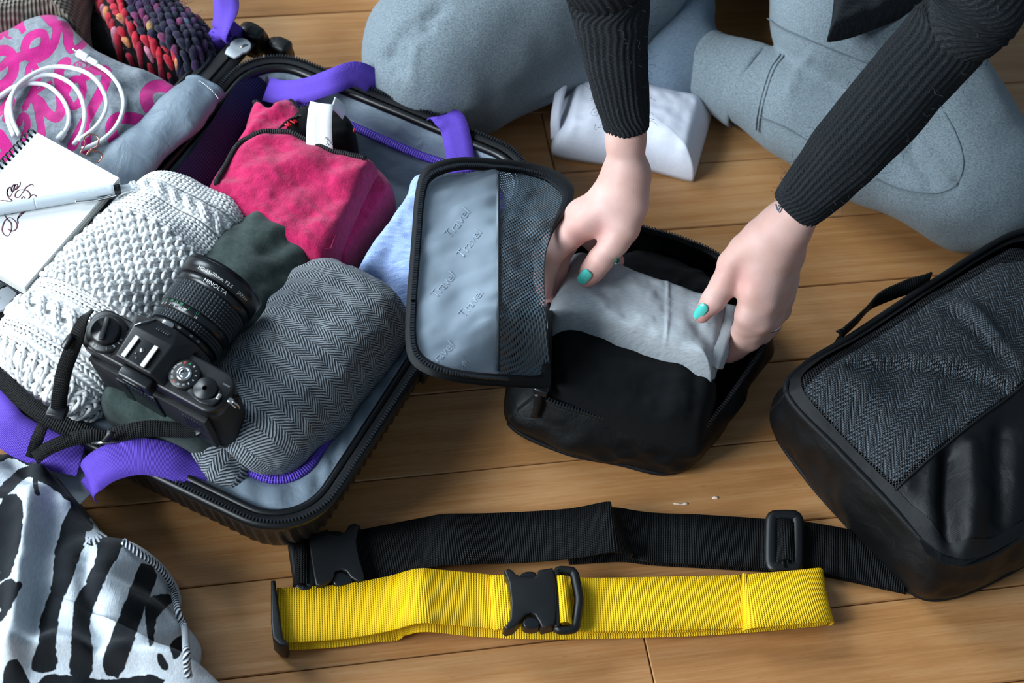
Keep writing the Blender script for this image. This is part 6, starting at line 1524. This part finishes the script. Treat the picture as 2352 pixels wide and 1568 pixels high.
for pts, a, w in (([(1010, 20), (975, 40), (945, 62), (925, 80), (905, 110), (890, 135)], -.006, 13), ([(985, 60), (955, 80), (935, 115), (930, 160)], -.005, 11), ([(940, 80), (915, 120), (905, 165)], -.004, 10), ([(965, 50), (930, 90), (915, 110)], .004, 14), ([(948, 100), (945, 150), (950, 190)], .003, 12),
                  ([(2095, 330), (2130, 370), (2165, 405), (2190, 425)], -.005, 9), ([(2110, 330), (2140, 360), (2185, 412)], .006, 9), ([(2085, 340), (2110, 385), (2140, 425)], -.004, 9), ([(1620, 100), (1590, 150)], -.004, 8), ([(1860, 130), (1830, 170), (1815, 220)], .003, 8)):
    d = seg_dist(JQ, catmull(np.array(pts, float), 20), 60); disp += a * np.exp(-(d / w) ** 2) * (JN[:, 2] > -.1)
V = V + JN * disp[:, None]; V[:, 2] = np.maximum(V[:, 2], .0008)
jo = mk('joggers', V, F, M['joggers'], person); JQ = to_px(V); JD = (V - np.array([0, 0, CAM_H])) @ FW
def seam(pts, r=.0009, lift=.0006, mat='seam', name='trouser_seam', n=60):
    q = catmull(np.array(pts, float), n); w = np.array([skin_at(a, b, V, JQ, JD, 9) for a, b in q]); w[:, 2] = np.convolve(np.pad(w[:, 2], 4, 'edge'), np.ones(9) / 9, 'valid')
    w = np.array([P(a, b, z) for (a, b), z in zip(q, w[:, 2])]); v = np.array([0, 0, CAM_H]) - w; w = w + v / np.linalg.norm(v, axis=1)[:, None] * lift
    a_, b_ = tube(w, r, 6); mk(name, a_, b_, M[mat], jo)
seam([(2007, 409), (2064, 432), (2120, 443), (2160, 442), (2195, 425), (2210, 395), (2212, 360), (2200, 318), (2182, 280), (2165, 252)], .0006)
seam([(1762, 42), (1795, 64), (1880, 100), (1960, 132), (2010, 152)], .0006); seam([(1742, 268), (1800, 290), (1860, 325), (1900, 350)], .0006)
seam([(1792, 124), (1768, 160), (1750, 215), (1738, 268), (1735, 300)], .0011, .0004, 'joggers'); seam([(1800, 126), (1777, 160), (1758, 215), (1745, 270), (1741, 304)], .0011, .0004, 'joggers')
# turned-up ankle cuff
cp_ = PS([(1604, 142, .045), (1640, 160, .046), (1685, 181, .047), (1726, 200, .048)]); arr = catmull(np.column_stack([cp_, [.0385, .0405, .044, .0475]]), 40)
R_ = arr[:, 3].copy(); R_[:3] *= [.93, .975, .995]; R_[-3:] *= [.995, .98, .95]; R_ = np.r_[R_[0] * .85, R_, R_[-1] * .90]; pth = np.vstack([arr[4:5, :3], arr[:, :3], arr[-4:-3, :3]])
T_, S_, N_ = frames(arr[:, :3]); T_ = np.vstack([T_[:1], T_, T_[-1:]]); S_ = np.vstack([S_[:1], S_, S_[-1:]]); N_ = np.vstack([N_[:1], N_, N_[-1:]]); a = np.linspace(0, 2 * np.pi, 72, endpoint=False)
cv = pth[:, None] + R_[:, None, None] * (np.cos(a)[None, :, None] * S_[:, None] + np.sin(a)[None, :, None] * N_[:, None]) + .0015 * noise3(np.cos(a)[None] * 2 + pth[:, :1] * 30, np.sin(a)[None] * 2 + pth[:, 1:2] * 30, 0, 97)[..., None]
cv[..., 2] = np.maximum(cv[..., 2], .001); mk('ankle_cuff', cv.reshape(-1, 3), grid_faces(len(cv), 72, True).tolist(), M['joggers'], person)
# foot in a blue-grey sock
V, F = nets(lambda G: np.maximum(smin(smin(rcone(G, P(1530, -70, .070), P(1558, 20, .060), .040, .036), rcone(G, P(1558, 20, .060), P(1560, 110, .046), .036, .034), .02), rcone(G, P(1620, 150, .045), P(1545, 165, .040), .034, .034), .03), .001 - G[..., 2]), (.02, 1.13, -.003), (.26, 1.46, .13), .005)
mk('sock', V, F, M['sock'], person)
